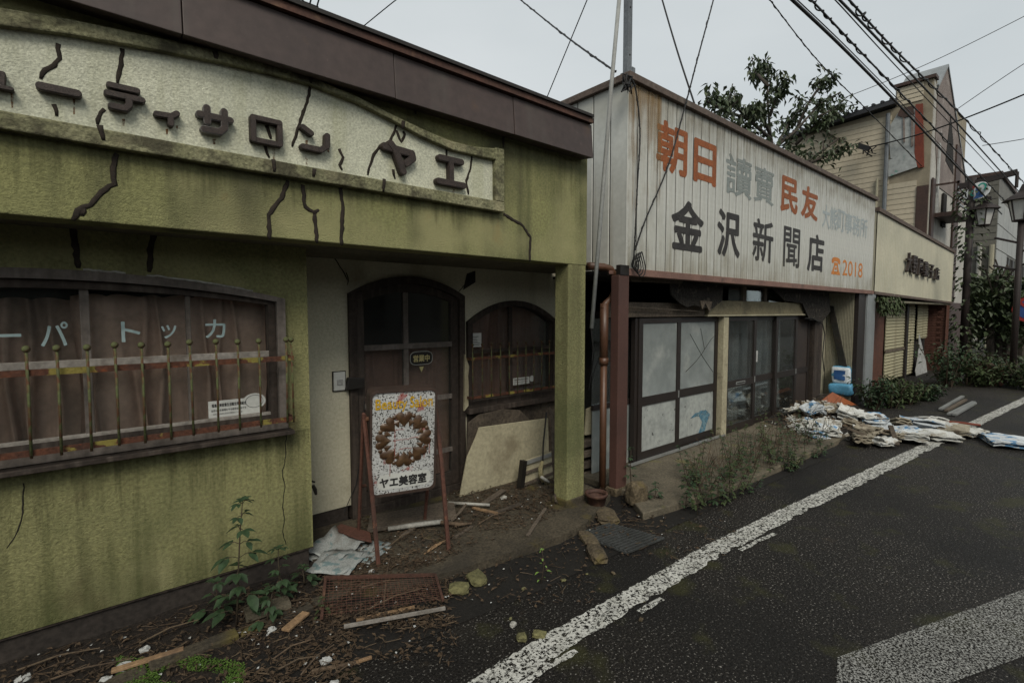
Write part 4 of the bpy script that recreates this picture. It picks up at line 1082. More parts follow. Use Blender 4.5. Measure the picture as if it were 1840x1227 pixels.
# ================================================================== STANDING SIGN
fl, frr = P(680, 1016, Z=.055), P(806, 988, Z=.055)
sdir = (frr - fl); sdir.z = 0; sw_ = sdir.length; sdir.normalize()
snrm = Vector((sdir.y, -sdir.x, 0))            # towards the street
if snrm.y > 0: snrm = -snrm
stand = thing('standing_sign', 'rusted white pavement sign reading Beauty Salon with ring of brown hearts', 'sign', ((fl + frr) / 2)[:])
pc0 = (fl + frr) / 2 - snrm * .10
pn = (snrm * math.cos(R(4)) + Vector((0, 0, -math.sin(R(4))))).normalized()
pmid = pc0 + Vector((0, 0, .5))
TL, TR, BR, BL = [PP(x, y, pmid, pn) for x, y in ((668, 703), (784, 697), (782, 874), (665, 893))]
So = (BL + Vector((0, 0, 0))); Su = ((BR - BL) + (TR - TL)) / 2; Sv = ((TL - BL) + (TR - BR)) / 2
Nn = Su.cross(Sv).normalized()
def sp_(u, v, d=0): return So + Su * u + Sv * v + Nn * d
def rrect(u0, u1, v0, v1, r, d=0, n=5):
    ru = r; rv = r * Su.length / Sv.length
    q = []
    for cu, cv, a0 in ((u1 - ru, v0 + rv, -90), (u1 - ru, v1 - rv, 0), (u0 + ru, v1 - rv, 90), (u0 + ru, v0 + rv, 180)):
        for i in range(n + 1):
            a = R(a0 + 90 * i / n); q.append(sp_(cu + ru * math.cos(a), cv + rv * math.sin(a), d))
    return q
m_face = M('rust_pitted_enamel', (.47, .48, .47), (.36, .37, .36), s=6, fine=60, famt=.15, rough=.45, bump=.3, bscale=90, bdist=.004,
           patches=[((.022, .017, .014), 95, .545, .58, .95), ((.10, .075, .05), 60, .665, .69, .8), ((.24, .03, .02), 11, .60, .66, .75)])
m_case = M('brown_sign_case', (.055, .036, .028), (.04, .028, .022), s=4, famt=.3, rough=.6, bump=.2)
m_heart = M('brown_lacquer_heart', (.055, .028, .013), (.085, .048, .022), s=14, fine=40, famt=.4, rough=.35, bump=.1, spec=.5)
m_yellow = M('yellow_lettering', (.52, .32, .02), (.44, .26, .02), s=10, fine=90, famt=.3, rough=.5, bump=0, patches=[((.05, .035, .02), 70, .66, .70, .9)])
m_reddrip = M('red_rust_drip', (.26, .045, .03), (.18, .03, .02), s=9, famt=.2, rough=.6, bump=0)
panel = MB().hexa(rrect(0, 1, 0, 1, .09), -Nn * .14).build('sign_case', m_case, stand)
MB().holed(rrect(-.012, 1.012, -.01, 1.01, .10, .004), [rrect(.02, .98, .015, .985, .085, .004)], Nn * .008).build('rim', m_case, panel)
MB().hexa(rrect(.018, .982, .013, .987, .085, .001), Nn * .003).build('enamel_face', m_face, panel)
wband = MB().hexa(rrect(.10, .93, .05, .20, .10, .0045), Nn * .001).build('name_band', m_sticker, panel)
letter('ヤエ美容室', sp_(.14, .075, .007), Su * .72, Sv * .095, m_ink, wband, 'lettering', bold=.045)
letter('Beauty', sp_(.07, .80, .0065), Su * .47, Sv * .125, m_yellow, panel, 'lettering', bold=.03)
letter('Salon', sp_(.585, .83, .0065), Su * .355, Sv * .105, m_yellow, panel, 'lettering', bold=.03)
cu_, cv_ = .50, .525
asp = Su.length / Sv.length
def heart(r, ang, sc, dome=.008, shape='heart'):
    c = (cu_ + r * math.sin(ang), cv_ + r * asp * math.cos(ang))
    q = []
    for i in range(18):
        t = 2 * math.pi * i / 18
        if shape == 'heart':
            hx, hy = .9 * math.sin(t) ** 3, (.8125 * math.cos(t) - .3125 * math.cos(2 * t) - .125 * math.cos(3 * t) - .0625 * math.cos(4 * t))
        elif shape == 'dot':
            hx, hy = math.sin(t), math.cos(t)
        else:
            k = [(0, -1), (.9, .8), (-.9, .8)]
            s3 = i / 6; j = int(s3) % 3; f = s3 - int(s3)
            hx = k[j][0] * (1 - f) + k[(j + 1) % 3][0] * f; hy = k[j][1] * (1 - f) + k[(j + 1) % 3][1] * f
        q.append((hx * sc, hy * sc))
    ca, sa = math.cos(ang), math.sin(ang)
    rot = [(x * ca + y * sa, -x * sa + y * ca) for x, y in q]
    ring0 = [sp_(c[0] + x, c[1] + y * asp, .004) for x, y in rot]
    ring1 = [sp_(c[0] + x * .72, c[1] + y * asp * .72, .004 + dome) for x, y in rot]
    ctr = sp_(c[0], c[1], .004 + dome * 1.3)
    mb = MB(); n = len(q)
    mb.add(ring0 + ring1 + [ctr], [[i, (i + 1) % n, n + (i + 1) % n, n + i] for i in range(n)] + [[n + i, n + (i + 1) % n, 2 * n] for i in range(n)])
    return mb
for k in range(8):
    heart(.33, k * math.pi / 4, .142).build('heart', m_heart, panel, smooth=True)
    heart(.265, (k + .5) * math.pi / 4, .066, .006, 'tri').build('small_wedge', m_heart, panel, smooth=True)
    heart(.385, (k + .5) * math.pi / 4, .034, .006, 'dot').build('dot', m_heart, panel, smooth=True)
for u, v0, v1 in ((.36, .34, .62), (.29, .18, .33), (.6, .28, .40), (.20, .30, .40), (.82, .32, .44), (.66, .34, .42), (.9, .36, .52)):
    MB().tube([sp_(u, v1, .005), sp_(u + .004, (v0 + v1) / 2, .005), sp_(u, v0, .005)], .0022, 4).build('rust_drip', m_reddrip, panel)
for v, u0, u1 in ((.52, .33, .58), (.53, .58, .78), (.43, .42, .62), (.62, .35, .5)):
    MB().tube([sp_(u0, v, .005), sp_((u0 + u1) / 2, v + .006, .005), sp_(u1, v, .005)], .0016, 4).build('rust_drip', m_reddrip, panel)
# tubular legs
pv1, pv2 = sp_(-.06, .72, -.07), sp_(1.06, .72, -.07)
for side, foot, pv in ((-1, fl, pv1), (1, frr, pv2)):
    kn = pv.lerp(foot, .38) + snrm * .02 - sdir * .0 * side
    back = pv - snrm * .30; back.z = .06
    MB().tube([pv + Vector((0, 0, .03)), pv, kn, foot], .0165, 6, flat=(sdir, .85)).build('front_leg', m_rust, stand)
    MB().tube([pv + Vector((0, 0, .03)) - snrm * .015, pv - snrm * .04, back], .0145, 6, flat=(sdir, .8)).build('rear_leg', m_rust, stand)
    MB().tube([pv - sdir * side * .005, pv - sdir * side * (.06 * Su.length + .012)], .016, 8).build('pivot', m_copper, stand)
MB().tube([pv1 - snrm * .30 * .8 + Vector((0, 0, -.50)), pv2 - snrm * .30 * .8 + Vector((0, 0, -.50))], .010, 6).build('cross_bar', m_rust, stand)

# ================================================================== SWEET SHOP (third front)
m_cream3 = M('cream_ribbed_sign', (.45, .43, .33), (.37, .36, .28), s=1.2, fine=20, famt=.08, rough=.5, bump=0, streak=((.27, .25, .17), .4, 5, .55, .8))
m_brick = M('red_brown_tile', (.105, .045, .030), (.075, .034, .024), s=8, fine=40, famt=.3, rough=.7, bump=.2)
m_slat = M('cream_shutter_slat', (.36, .335, .22), (.29, .27, .175), s=1.5, fine=30, famt=.12, rough=.6, bump=.05, patches=[((.15, .115, .07), 3, .6, .72, .6)])
s3 = thing('sweet_shop', 'low shop with cream ribbed signboard and half fallen cream roller shutters', 'building', (14, .35, 0))
X3a, X3b = 10.84, 18.0
def z3t(x): return 3.40 - .21 * (x - X3a) / (X3b - X3a)
def z3b(x): return 1.95 - .10 * (x - X3a) / (X3b - X3a)
nrib = 64
vs, fs = [], []
for i in range(nrib * 4 + 1):
    x = X3a + (X3b - X3a) * i / (nrib * 4)
    y = (-.0, .012, .012, 0)[i % 4] if i < nrib * 4 else 0
    vs += [Vector((x, y, z3b(x))), Vector((x, y, z3t(x)))]
mb = MB(); mb.add(vs, [[2 * i, 2 * i + 2, 2 * i + 3, 2 * i + 1] for i in range(nrib * 4)])
mb.build('sign_face', m_cream3, s3)
MB().hexa([Vector((X3a, .02, z3b(X3a))), Vector((X3b, .02, z3b(X3b))), Vector((X3b, .02, z3t(X3b))), Vector((X3a, .02, z3t(X3a)))], (0, .8, 0)).build('sign_box', m_cream3, s3)
MB().bar((X3a - .01, .05, z3t(X3a) + .02), (X3b + .02, .05, z3t(X3b) + .02), .16, .07).build('coping', m_cap, s3)
MB().bar((X3a - .01, .03, z3b(X3a) - .01), (X3b + .02, .03, z3b(X3b) - .01), .09, .05).build('lower_trim', m_cap, s3)
for i, ch in enumerate('大野屋菓子店'):
    xa = 1629 + i * 10.0
    o, u, v = pxrect(xa, xa + 7.8, 453 + i * 5.4, 491 + i * 2.6, -.05)
    letter(ch, o, u, v, m_letteriron, s3, 'raised_letter', bold=.04, ext=.05, noff=0)
MB().box((X3a, .02, 1.78), (X3b, .8, 1.82)).build('canopy_soffit', m_soffit, s3)
YS3 = .36
MB().box((X3a, YS3 + .4, 0), (X3b, 2.2, 3.1)).build('body', m_dark, s3)
# brick end piers
for xa, xb in ((X3a + .02, P(1590, 600, Y=YS3).x), (P(1680, 600, X=17.6).x, X3b)):
    MB().box((xa, YS3 + .02 if xb < 15 else .03, 0), (xb, .78, 1.78)).build('brick_pier', m_brick, s3)
MB().box((X3b - .45, .02, 0), (X3b - .35, .029, 1.78)).build('pier_edge', m_rust, s3)
bk = MB().box((0, 0, 0), (.006, .2, .055)).mesh('brick', m_brick)
xe = 17.6
for r in range(24):
    for c in range(4):
        if r * .07 > 1.68: continue
        o = link('brick', bk, s3); o.location = (xe - .007, .03 + c * .205 - (.1 if r % 2 and c else 0), .03 + r * .07)
# shutters
sl_me = MB().hexa([Vector((0, 0, 0)), Vector((0, -.012, .02)), Vector((0, -.012, .045)), Vector((0, 0, .066))], (1, 0, 0)).mesh('slat', m_slat)
def shutter(x0, x1, z0, z1, lean=0, drop=0):
    n = int((z1 - z0) / .07)
    sh = MB().box((x0, YS3 + .012, z0), (x1, YS3 + .016, z1)).build('shutter', m_slat, s3)
    for i in range(n):
        o = link('slat', sl_me, sh)
        o.location = (x0, YS3 + .01 + lean * i * .07, z0 + i * .07 + drop * 0)
        o.scale = (x1 - x0, 1, 1)
        o.rotation_euler = (0, drop, 0)
sx = [P(x, 620, Y=YS3).x for x in (1591, 1624, 1628, 1648, 1652, 1668)]
shutter(sx[0], sx[1], .05, 1.78)
shutter(sx[2], sx[3] - .35, .05, 1.78, 0, .006)
shutter(sx[4] - .3, sx[5] - .2, .9, 1.78, 0, -.02)
MB().box((sx[0] - .05, YS3 - .02, .70), (sx[1], YS3 - .008, .76)).build('shutter_bar', m_oldplank, s3)
MB().box((sx[1] + .01, YS3 - .04, 0), (sx[2] - .02, YS3 + .03, 1.78)).build('shutter_guide', m_doorframe, s3)
MB().box((sx[3] - .2, YS3 + .1, 0), (X3b - .1, YS3 + .12, 1.78)).build('dark_opening', m_dark, s3)
wp = L([(1648, 688), (1645, 668), (1650, 640), (1652, 600), (1658, 625), (1664, 650), (1667, 676), (1660, 690)], Y=YS3 - .1)
o = MB().hexa(wp, (0, .01, 0)).build('fallen_panel', m_scrap); tag(o, 'crumpled white panel fallen out of the cream roller shutter', 'panel')
MB().tube([P(1668, 688, Y=.2), P(1671, 600, Y=.3)], .012, 5)

# ================================================================== TALL CREAM HOUSE
m_siding = M('cream_lap_siding', (.43, .38, .285), (.37, .33, .25), s=.8, fine=12, famt=.1, rough=.7, bump=.05, streak=((.24, .21, .145), .4, 3, .52, .8))
m_sidedark = M('siding_shadow_backing', (.27, .235, .17), famt=.1, rough=.9, bump=0)
m_pinktile = M('weathered_pink_tile', (.20, .165, .145), (.15, .12, .105), s=2, fine=14, famt=.25, rough=.7, bump=.1, patches=[((.40, .37, .34), 3, .58, .7, .6)])
m_whitewall = M('pale_rendered_wall', (.42, .41, .37), (.34, .33, .30), s=1.5, fine=14, famt=.15, rough=.85, bump=.1, streak=((.17, .15, .12), .5, 3))
m_redbrown = M('rust_red_wall_board', (.19, .045, .025), (.14, .035, .022), s=3, fine=20, famt=.2, rough=.7, bump=.1)
m_insul = M('exposed_pale_insulation', (.36, .38, .37), (.27, .285, .28), s=2, fine=9, famt=.25, rough=.9, bump=.2, bscale=6, bdist=.03, patches=[((.10, .24, .20), 2.6, .62, .66, .7)])
m_slate = M('dark_slate_roof', (.035, .036, .04), (.025, .026, .03), s=3, famt=.3, rough=.6, bump=.2)
m_tilebrown = M('dark_brown_tile', (.062, .036, .028), (.045, .028, .023), s=6, fine=30, famt=.3, rough=.6, bump=.1)
hs_ = thing('cream_house', 'tall cream sided house with broken corner wall and pointed gable', 'house', (20, 2, 0))
HX, HY = 18.4, .66
hside = [(4.6, 0), (4.6, 7.40), (1.53, 7.60), (1.53, 8.13), (.68, 8.18), (.68, 0)]
MB().hexa([Vector((HX + .03, y, z)) for y, z in hside], (5.2, 0, 0)).build('side_wall', m_sidedark, hs_)
nb = int((7.45 - 2.6) / .155)
for i in range(nb):
    z = 2.6 + i * .155
    y0, y1 = HY + .02, 4.6
    broken = 5.25 < z < 7.35
    segs = [(1.62, y1)] if broken else [(y0 + .28, y1)]
    if z > 7.3: segs = [(1.9, y1)]
    for a, b in segs:
        MB().hexa([Vector((HX + .028, a, z)), Vector((HX + .012, a, z)), Vector((HX + .022, a, z + .151)), Vector((HX + .028, a, z + .149))], (0, b - a, 0)).build('siding_board', m_siding, hs_)
for i in range(4):
    z = 7.63 + i * .125
    MB().hexa([Vector((HX + .028, .9, z)), Vector((HX + .004, .9, z)), Vector((HX + .018, .9, z + .118)), Vector((HX + .028, .9, z + .118))], (0, .62, 0)).build('siding_board', m_siding, hs_)
# brown corner pier and stripped patch
MB().box((HX - .015, HY + .02, 0), (HX + .027, HY + .29, 5.2)).build('corner_pier', m_tilebrown, hs_)
for nm, px, m, d in (('exposed_insulation', [(1600, 285), (1598, 255), (1600, 225), (1612, 205), (1645, 195), (1646, 285)], m_insul, .02),
                     ('exposed_sheathing', [(1645, 188), (1658, 186), (1660, 300), (1650, 302), (1643, 285)], m_redbrown, .035),
                     ('torn_membrane', [(1596, 318), (1596, 288), (1642, 272), (1648, 300)], m_insul, .04),
                     ('broken_hole', [(1612, 208), (1618, 195), (1640, 190), (1643, 205), (1624, 212)], m_tilebrown, .055),
                     ('bare_stud', [(1637, 190), (1641, 189), (1641, 262), (1637, 264)], m_pinktile, .05),
                     ('bare_stud', [(1622, 208), (1625, 207), (1626, 255), (1623, 256)], m_pinktile, .05)):
    MB().hexa([P(x, y, X=HX - d) for x, y in px], (.05, 0, 0)).build(nm, m, hs_)
MB().tube([Vector((HX - .06, P(1593, 300, X=HX).y, 2.6)), Vector((HX - .06, P(1593, 300, X=HX).y, 7.45))], .055, 8).build('rain_pipe', m_steel, hs_)
MB().tube([Vector((HX - .05, P(1578, 300, X=HX).y, 2.6)), Vector((HX - .05, P(1578, 300, X=HX).y, 5.6))], .035, 8).build('service_pipe', m_corr, hs_)
MB().hexa([Vector((HX - .25, 4.7, 7.40)), Vector((HX - .25, 1.5, 7.64)), Vector((HX - .25, 1.5, 7.74)), Vector((HX - .25, 4.7, 7.50))], (.35, 0, 0)).build('eaves', m_slate, hs_)
MB().hexa([Vector((HX - .2, 4.7, 7.49)), Vector((HX - .2, 1.5, 7.75)), Vector((HX + 5, 1.5, 8.2)), Vector((HX + 5, 4.7, 7.9))], (0, 0, .05)).build('roof', m_slate, hs_)
for i in range(14):
    y = 1.6 + i * .22
    MB().tube([(HX - .24, y, 7.80 - (y - 1.5) * .078), (HX + 2, y, 8.02 - (y - 1.5) * .078)], .05, 6).build('ridge_tile', m_slate, hs_)
MB().box((HX - .06, .62, 8.15), (HX + .3, 1.6, 8.24)).build('parapet_cap', m_tilebrown, hs_)
# front
front = [(HX + .05, 0), (HX + .05, 8.1), (HX + .35, 7.95), (19.85, 8.85), (22.1, 7.3), (23.6, 6.2), (24.4, 5.2), (24.4, 0)]
MB().hexa([Vector((x, HY, z)) for x, z in front], (0, .9, 0)).build('front_wall', m_whitewall, hs_)
MB().hexa([Vector((x, HY - .02, z)) for x, z in [(HX + .35, 7.95), (19.85, 8.85), (22.1, 7.3), (23.6, 6.2), (23.6, 5.3), (HX + .9, 5.3), (HX + .35, 6.6)]], (0, .018, 0)).build('gable_face', m_pinktile, hs_)
MB().hexa([Vector((x, HY - .03, z)) for x, z in [(20.2, 6.2), (21.5, 6.0), (21.2, 7.0), (20.6, 7.7)]], (0, .008, 0)).build('gable_window', m_dark, hs_)
MB().bar((HX + .3, HY + .45, 8.0), (19.85, HY + .45, 8.92), 1.0, .06, (0, 0, 1)).build('gable_roof', m_greymetal, hs_)
MB().bar((19.85, HY + .45, 8.92), (23.7, HY + .45, 6.2), 1.0, .06, (0, 0, 1)).build('gable_roof', m_greymetal, hs_)
for xa, xb, za, zb2, m in ((18.5, 24.3, 0, 1.9, m_tilebrown), (18.5, 18.85, 1.91, 5.4, m_tilebrown), (21.7, 22.5, 1.91, 7.0, m_tilebrown), (20.0, 20.5, 4.2, 5.2, m_dark), (20.1, 20.6, 1.95, 3.2, m_dark), (19.1, 19.3, 4.4, 6.5, m_scrap), (19.1, 19.3, 2.2, 3.3, m_scrap)):
    MB().box((xa, HY - .06, za), (xb, HY - .022, zb2)).build('facade_panel', m, hs_)
# balcony
bx0, bx1 = 19.0, 20.7
bal = MB().box((bx0, HY - .55, 4.35), (bx1, HY - .03, 4.47)).build('balcony', m_tilebrown, hs_)
for z in (4.65, 4.8, 4.95, 5.1):
    MB().box((bx0, HY - .55, z), (bx1, HY - .52, z + .05)).build('balcony_rail', m_greymetal, bal)
MB().box((bx0, HY - .55, 5.25), (bx1, HY - .50, 5.31)).build('balcony_rail', m_tilebrown, bal)
MB().box((bx0, HY - .55, 5.251), (bx0 + .05, HY - .03, 5.3)).build('balcony_rail', m_tilebrown, bal)
for x in (bx0 + .02, bx1 - .05):
    MB().box((x, HY - .548, 4.47), (x + .05, HY - .498, 5.25)).build('balcony_post', m_tilebrown, bal)

# ================================================================== GREY BUILDING BEHIND
m_greytile = M('dark_grey_tile_wall', (.125, .12, .10), (.10, .096, .08), s=1.5, fine=10, famt=.2, rough=.6, bump=.1)
m_greypanel = M('pale_grey_panel', (.30, .31, .295), (.25, .26, .25), s=.8, fine=6, famt=.12, rough=.6, bump=.05)
gx = 31.0
gc = P(1787, 500, X=gx).y; gl_ = P(1728, 500, X=gx).y
gz = P(1787, 316, X=gx).z
gb_ = thing('grey_building', 'dark grey tiled building with pale panelled street front behind the lamps', 'building', (gx + 3, gc + 2, 0))
MB().box((gx + .02, gc + .02, 0), (gx + 16, gl_ + 4, gz)).build('body', m_greytile, gb_)
for i in range(int(gz / .3)):
    MB().box((gx, gc + .03, i * .3 + .02), (gx + .018, gl_ + 3, i * .3 + .285)).build('tile_course', m_greytile, gb_)
for i in range(8):
    for j in range(int(gz / 1.1)):
        if j in (1, 3) and i in (2, 3, 5, 6): continue
        MB().box((gx + .03 + i * 1.9, gc - .01, j * 1.1 + .02), (gx + 1.88 + i * 1.9, gc + .018, j * 1.1 + 1.08)).build('wall_panel', m_greypanel, gb_)
    for j in (1, 3):
        if i in (2, 3, 5, 6):
            w_ = MB().box((gx + .2 + i * 1.9, gc - .005, j * 1.1 + .1), (gx + 1.7 + i * 1.9, gc + .015, j * 1.1 + 1.0)).build('window', m_dark, gb_)
            MB().box((gx + .9 + i * 1.9, gc - .02, j * 1.1 + .1), (gx + .98 + i * 1.9, gc - .006, j * 1.1 + 1.0)).build('window_bar', m_greymetal, w_)
MB().box((gx - .08, gc - .08, gz), (gx + 16, gl_ + 4, gz + .15)).build('roof_edge', m_tilebrown, gb_)
for x_, m in ((1758, m_pvc), (1780, m_corr)):
    yy = P(x_, 500, X=gx).y
    MB().tube([(gx - .1, yy, 0), (gx - .1, yy, P(x_, 440, X=gx).z)], .09, 8).build('rain_pipe', m, gb_)
for x0_, x1_, z1_, m in ((1737, 1748, 2.6, m_oldplank), (1760, 1787, 2.6, m_greypanel), (1789, 1793, 2.4, m_pvc)):
    a, b = P(x0_, 620, X=gx - .06).y, P(x1_, 620, X=gx - .06).y
    MB().box((gx - .06, a, 0), (gx - .03, b, z1_)).build('entrance_panel', m, gb_)

# ================================================================== STREET LAMPS
m_lampglass = M('clouded_lamp_glass', (.42, .42, .40), (.36, .36, .34), s=5, famt=.1, rough=.5, bump=0)
m_lampmetal = M('dark_brown_lamp_iron', (.028, .020, .018), (.02, .016, .015), s=5, famt=.3, rough=.6, bump=.1)
def lantern(root, c, s):
    c = Vector(c)
    def ring(r, z, n=6): return [c + Vector((math.cos(i * 2 * math.pi / n + .3) * r * s, math.sin(i * 2 * math.pi / n + .3) * r * s, z * s)) for i in range(n)]
    a, b = ring(.17, 0), ring(.27, .5)
    for i in range(6):
        j = (i + 1) % 6
        MB().hexa([a[i], a[j], b[j], b[i]], (c - (a[i] + b[j]) / 2).normalized() * .01 + Vector((0, 0, .0))).build('lamp_pane', m_lampglass, root)
        MB().tube([a[i], b[i]], .018 * s, 5).build('lamp_bar', m_lampmetal, root)
    MB().tube(a + [a[0]], .022 * s, 5).build('lamp_rim', m_lampmetal, root)
    r0, r1, r2, r3 = ring(.43, .50), ring(.30, .60), ring(.10, .72), ring(.03, .90)
    mb = MB(); mb.add(r0 + r1 + r2 + r3 + [c + Vector((0, 0, .92 * s)), c + Vector((0, 0, .52 * s))],
                      [[k * 6 + i, k * 6 + (i + 1) % 6, (k + 1) * 6 + (i + 1) % 6, (k + 1) * 6 + i] for k in range(3) for i in range(6)] + [[18 + i, 18 + (i + 1) % 6, 24] for i in range(6)] + [[(i + 1) % 6, i, 25] for i in range(6)])
    mb.build('lamp_roof', m_lampmetal, root)
# pole with arm, emblem plate and hanging lantern
px_ = 18.35
pb_ = P(1730, 640, X=px_)
lamp1 = thing('street_lamp', 'dark brown pole with arm carrying oval emblem plate and hanging lantern', 'street lamp', (px_, pb_.y, 0))
zt_ = P(1730, 322, X=px_).z
MB().tube([(px_, pb_.y, 0), (px_, pb_.y, zt_)], .085, 10).build('pole', m_lampmetal, lamp1, smooth=True)
MB().bar(P(1724, 336, X=px_), P(1829, 309, X=px_), .10, .14).build('arm', m_lampmetal, lamp1)
MB().bar(P(1732, 366, X=px_), P(1782, 356, X=px_), .08, .09).build('lower_arm', m_lampmetal, lamp1)
ec = P(1758, 343.5, X=px_ - .05)
ea, eb = (P(1779, 343, X=px_ - .05) - ec).length * 1.02, (P(1758, 328, X=px_ - .05) - ec).length * 1.0
ell = lambda c, a, b, x: [Vector((x, c.y - math.cos(t) * a, c.z + math.sin(t) * b + math.cos(t) * a * .17)) for t in [i * 2 * math.pi / 28 for i in range(28)]]
m_plate = M('white_enamel_plate', (.60, .62, .62), (.55, .57, .57), famt=.1, rough=.4, bump=0)
m_eblue = M('blue_emblem_paint', (.03, .09, .24), famt=.1, rough=.4, bump=0)
m_egreen = M('green_emblem_paint', (.02, .26, .20), famt=.1, rough=.4, bump=0)
m_ered = M('dark_red_emblem_paint', (.16, .02, .015), famt=.1, rough=.4, bump=0)
plate = MB().hexa(ell(ec, ea, eb, px_ - .06), (.06, 0, 0)).build('emblem_plate', m_plate, lamp1)
E_ = lambda q: [ec + Vector((-.075, -u * ea, v * eb + u * ea * .17)) for u, v in q]
MB().hexa(E_([(-.38, -.85), (.45, -.85), (.42, -.5), (.1, -.1), (-.1, .3), (-.2, .35), (-.2, -.1), (-.15, -.5)]), (.008, 0, 0)).build('emblem_blue_robe', m_eblue, plate)
MB().hexa(E_([(-.36 + .13 * math.cos(i * .5), .55 + .2 * math.sin(i * .5)) for i in range(12)]), (.008, 0, 0)).build('emblem_red_dot', m_ered, plate)
def arcband(c, r0, r1, a0, a1):
    n = 9
    ts = [R(a0 + (a1 - a0) * i / n) for i in range(n + 1)]
    return MB().band(E_([(c[0] + r0 * math.cos(t), c[1] + r0 * 1.3 * math.sin(t)) for t in ts]), E_([(c[0] + r1 * math.cos(t), c[1] + r1 * 1.3 * math.sin(t)) for t in ts]), (.008, 0, 0))
arcband((.3, .28), .25, .40, -60, 150).build('emblem_green_arc', m_egreen, plate)
arcband((-.38, -.15), .14, .27, 100, 290).build('emblem_green_arc', m_egreen, plate)
l2 = P(1767, 405, X=px_); lantern(lamp1, l2, .82)
MB().tube([l2 + Vector((0, 0, .85)), P(1767, 360, X=px_)], .03, 6).build('hanger', m_lampmetal, lamp1)
MB().bar(P(1828, 309, X=px_), P(1828, 309, X=px_) + Vector((0, 0, -.4)), .05, .05).build('arm_end', m_lampmetal, lamp1)
# second lamp on its own post with step bolts
qx = 15.2
qb = P(1821, 640, X=qx)
lamp2 = thing('street_lamp', 'dark post topped by six sided lantern with step bolts on its shaft', 'street lamp', (qx, qb.y, 0))
lc = P(1818, 398, X=qx); lc.y = qb.y
MB().tube([(qx, qb.y, 0), (qx, qb.y, lc.z + .01)], [.06, .055], 10).build('post', m_lampmetal, lamp2, smooth=True)
lantern(lamp2, lc, .84)
for i, (yy, dy, dz) in enumerate(((410, .35, .12), (438, -.4, .15), (452, .3, .0), (478, .38, .14), (486, -.4, .12))):
    z = P(1818, yy, X=qx).z
    MB().tube([(qx, qb.y - .03 * dy, z), (qx - .05, qb.y - dy, z + dz)], .025, 5).build('step_bolt', m_lampmetal, lamp2)
# round no-parking sign half hidden in the leaves
rx = 17.0
rc = P(1850, 556, X=rx)
rs = thing('road_sign', 'round red and blue road sign half hidden by dark foliage', 'sign', (rx, rc.y, 0))
disc = lambda r, x: [Vector((x, rc.y + r * math.cos(i * .2618), rc.z + r * math.sin(i * .2618))) for i in range(24)]
m_sred = M('red_sign_paint', (.32, .03, .025), famt=.1, rough=.5, bump=0); m_sblue = M('blue_sign_paint', (.03, .07, .22), famt=.1, rough=.5, bump=0)
MB().hexa(disc(.30, rx), (.02, 0, 0)).build('rim', m_sred, rs)
MB().hexa(disc(.225, rx - .006), (.005, 0, 0)).build('blue_field', m_sblue, rs)
MB().bar(Vector((rx - .012, rc.y + .16, rc.z + .16)), Vector((rx - .012, rc.y - .16, rc.z - .16)), .06, .01, (1, 0, 0)).build('red_slash', m_sred, rs)
MB().tube([(rx + .05, rc.y, 0), (rx + .05, rc.y, rc.z + .3)], .03, 8).build('sign_post', m_greymetal, rs)

# ================================================================== WIRES
def wire(label, pts, r, twist=0, cat='wire', group=None, name='overhead_wire'):
    """smooth cable through surveyed points"""
    q = []
    n = len(pts)
    for i in range(n - 1):
        p0, p1, p2, p3 = pts[max(i - 1, 0)], pts[i], pts[i + 1], pts[min(i + 2, n - 1)]
        for k in range(14):
            t = k / 14
            q.append(.5 * ((2 * p1) + (p2 - p0) * t + (2 * p0 - 5 * p1 + 4 * p2 - p3) * t * t + (3 * p1 - p0 - 3 * p2 + p3) * t ** 3))
    q.append(pts[-1])
    if twist:
        qq = []
        for i in range(len(q) - 1):
            for k in range(6): qq.append(q[i].lerp(q[i + 1], k / 6))
        rm = MB().tube(qq, r, 5)
        ph = random.uniform(0, 6)
        rm.tube([p + Vector((0, math.sin(i * .5 + ph), math.cos(i * .5 + ph))) * twist * (1 + .8 * math.sin(i * .071 + ph) * math.sin(i * .19)) for i, p in enumerate(qq)], r * .7, 5)
        o = rm.build(name, m_wire, None, smooth=True)
    else:
        o = MB().tube(q, r, 5).build(name, m_wire, None, smooth=True)
    return tag(o, label, cat, group)
LY = lambda Y, px: [P(x, y, Y=Y) for x, y in px]
LR = lambda px: [PR(x, y, d) for x, y, d in px]
wire('thick twin power cable sweeping over the street, lowest of the main cables', LY(-.55, [(1300, -112), (1423, 0), (1530, 102), (1640, 215), (1740, 322), (1800, 385)]), .017)
wire('twisted cable beside the thick power cable over the street', LY(-.75, [(1330, -125), (1457, 0), (1560, 108), (1690, 242), (1790, 345), (1830, 385)]), .010, .014)
wire('thin companion line beside the thick power cable', LY(-.62, [(1310, -112), (1432, 0), (1540, 104), (1650, 218), (1745, 324), (1800, 386)]), .006)
wire('slack thin line under the single power cable', LY(-.95, [(1380, -122), (1500, 0), (1590, 98), (1712, 228), (1815, 338), (1845, 370)]), .006)
wire('single black power cable above the twisted street cables', LY(-1.0, [(1390, -120), (1508, 0), (1600, 95), (1720, 222), (1822, 335), (1850, 365)]), .012)
wire('knobbly lashed communications cable running highest along the street', LY(-1.1, [(1400, -135), (1525, 0), (1610, 92), (1725, 205), (1830, 318), (1860, 350)]), .010, .018)
wire('thin twisted service wire dropping to the tall cream house', LR([(1350, -45, 9), (1383, 0, 10), (1470, 110, 12.5), (1560, 200, 15), (1662, 305, 19)]), .010, .008)
wire('thin wire crossing the sky above the gable of the cream house', LR([(1900, -5, 20), (1840, 30, 20), (1660, 118, 19), (1480, 190, 18), (1380, 222, 18)]), .010)
wire('thin wire rising to the right from the pointed gable', LR([(1900, 78, 22), (1840, 115, 22), (1780, 155, 22), (1722, 195, 22)]), .011)
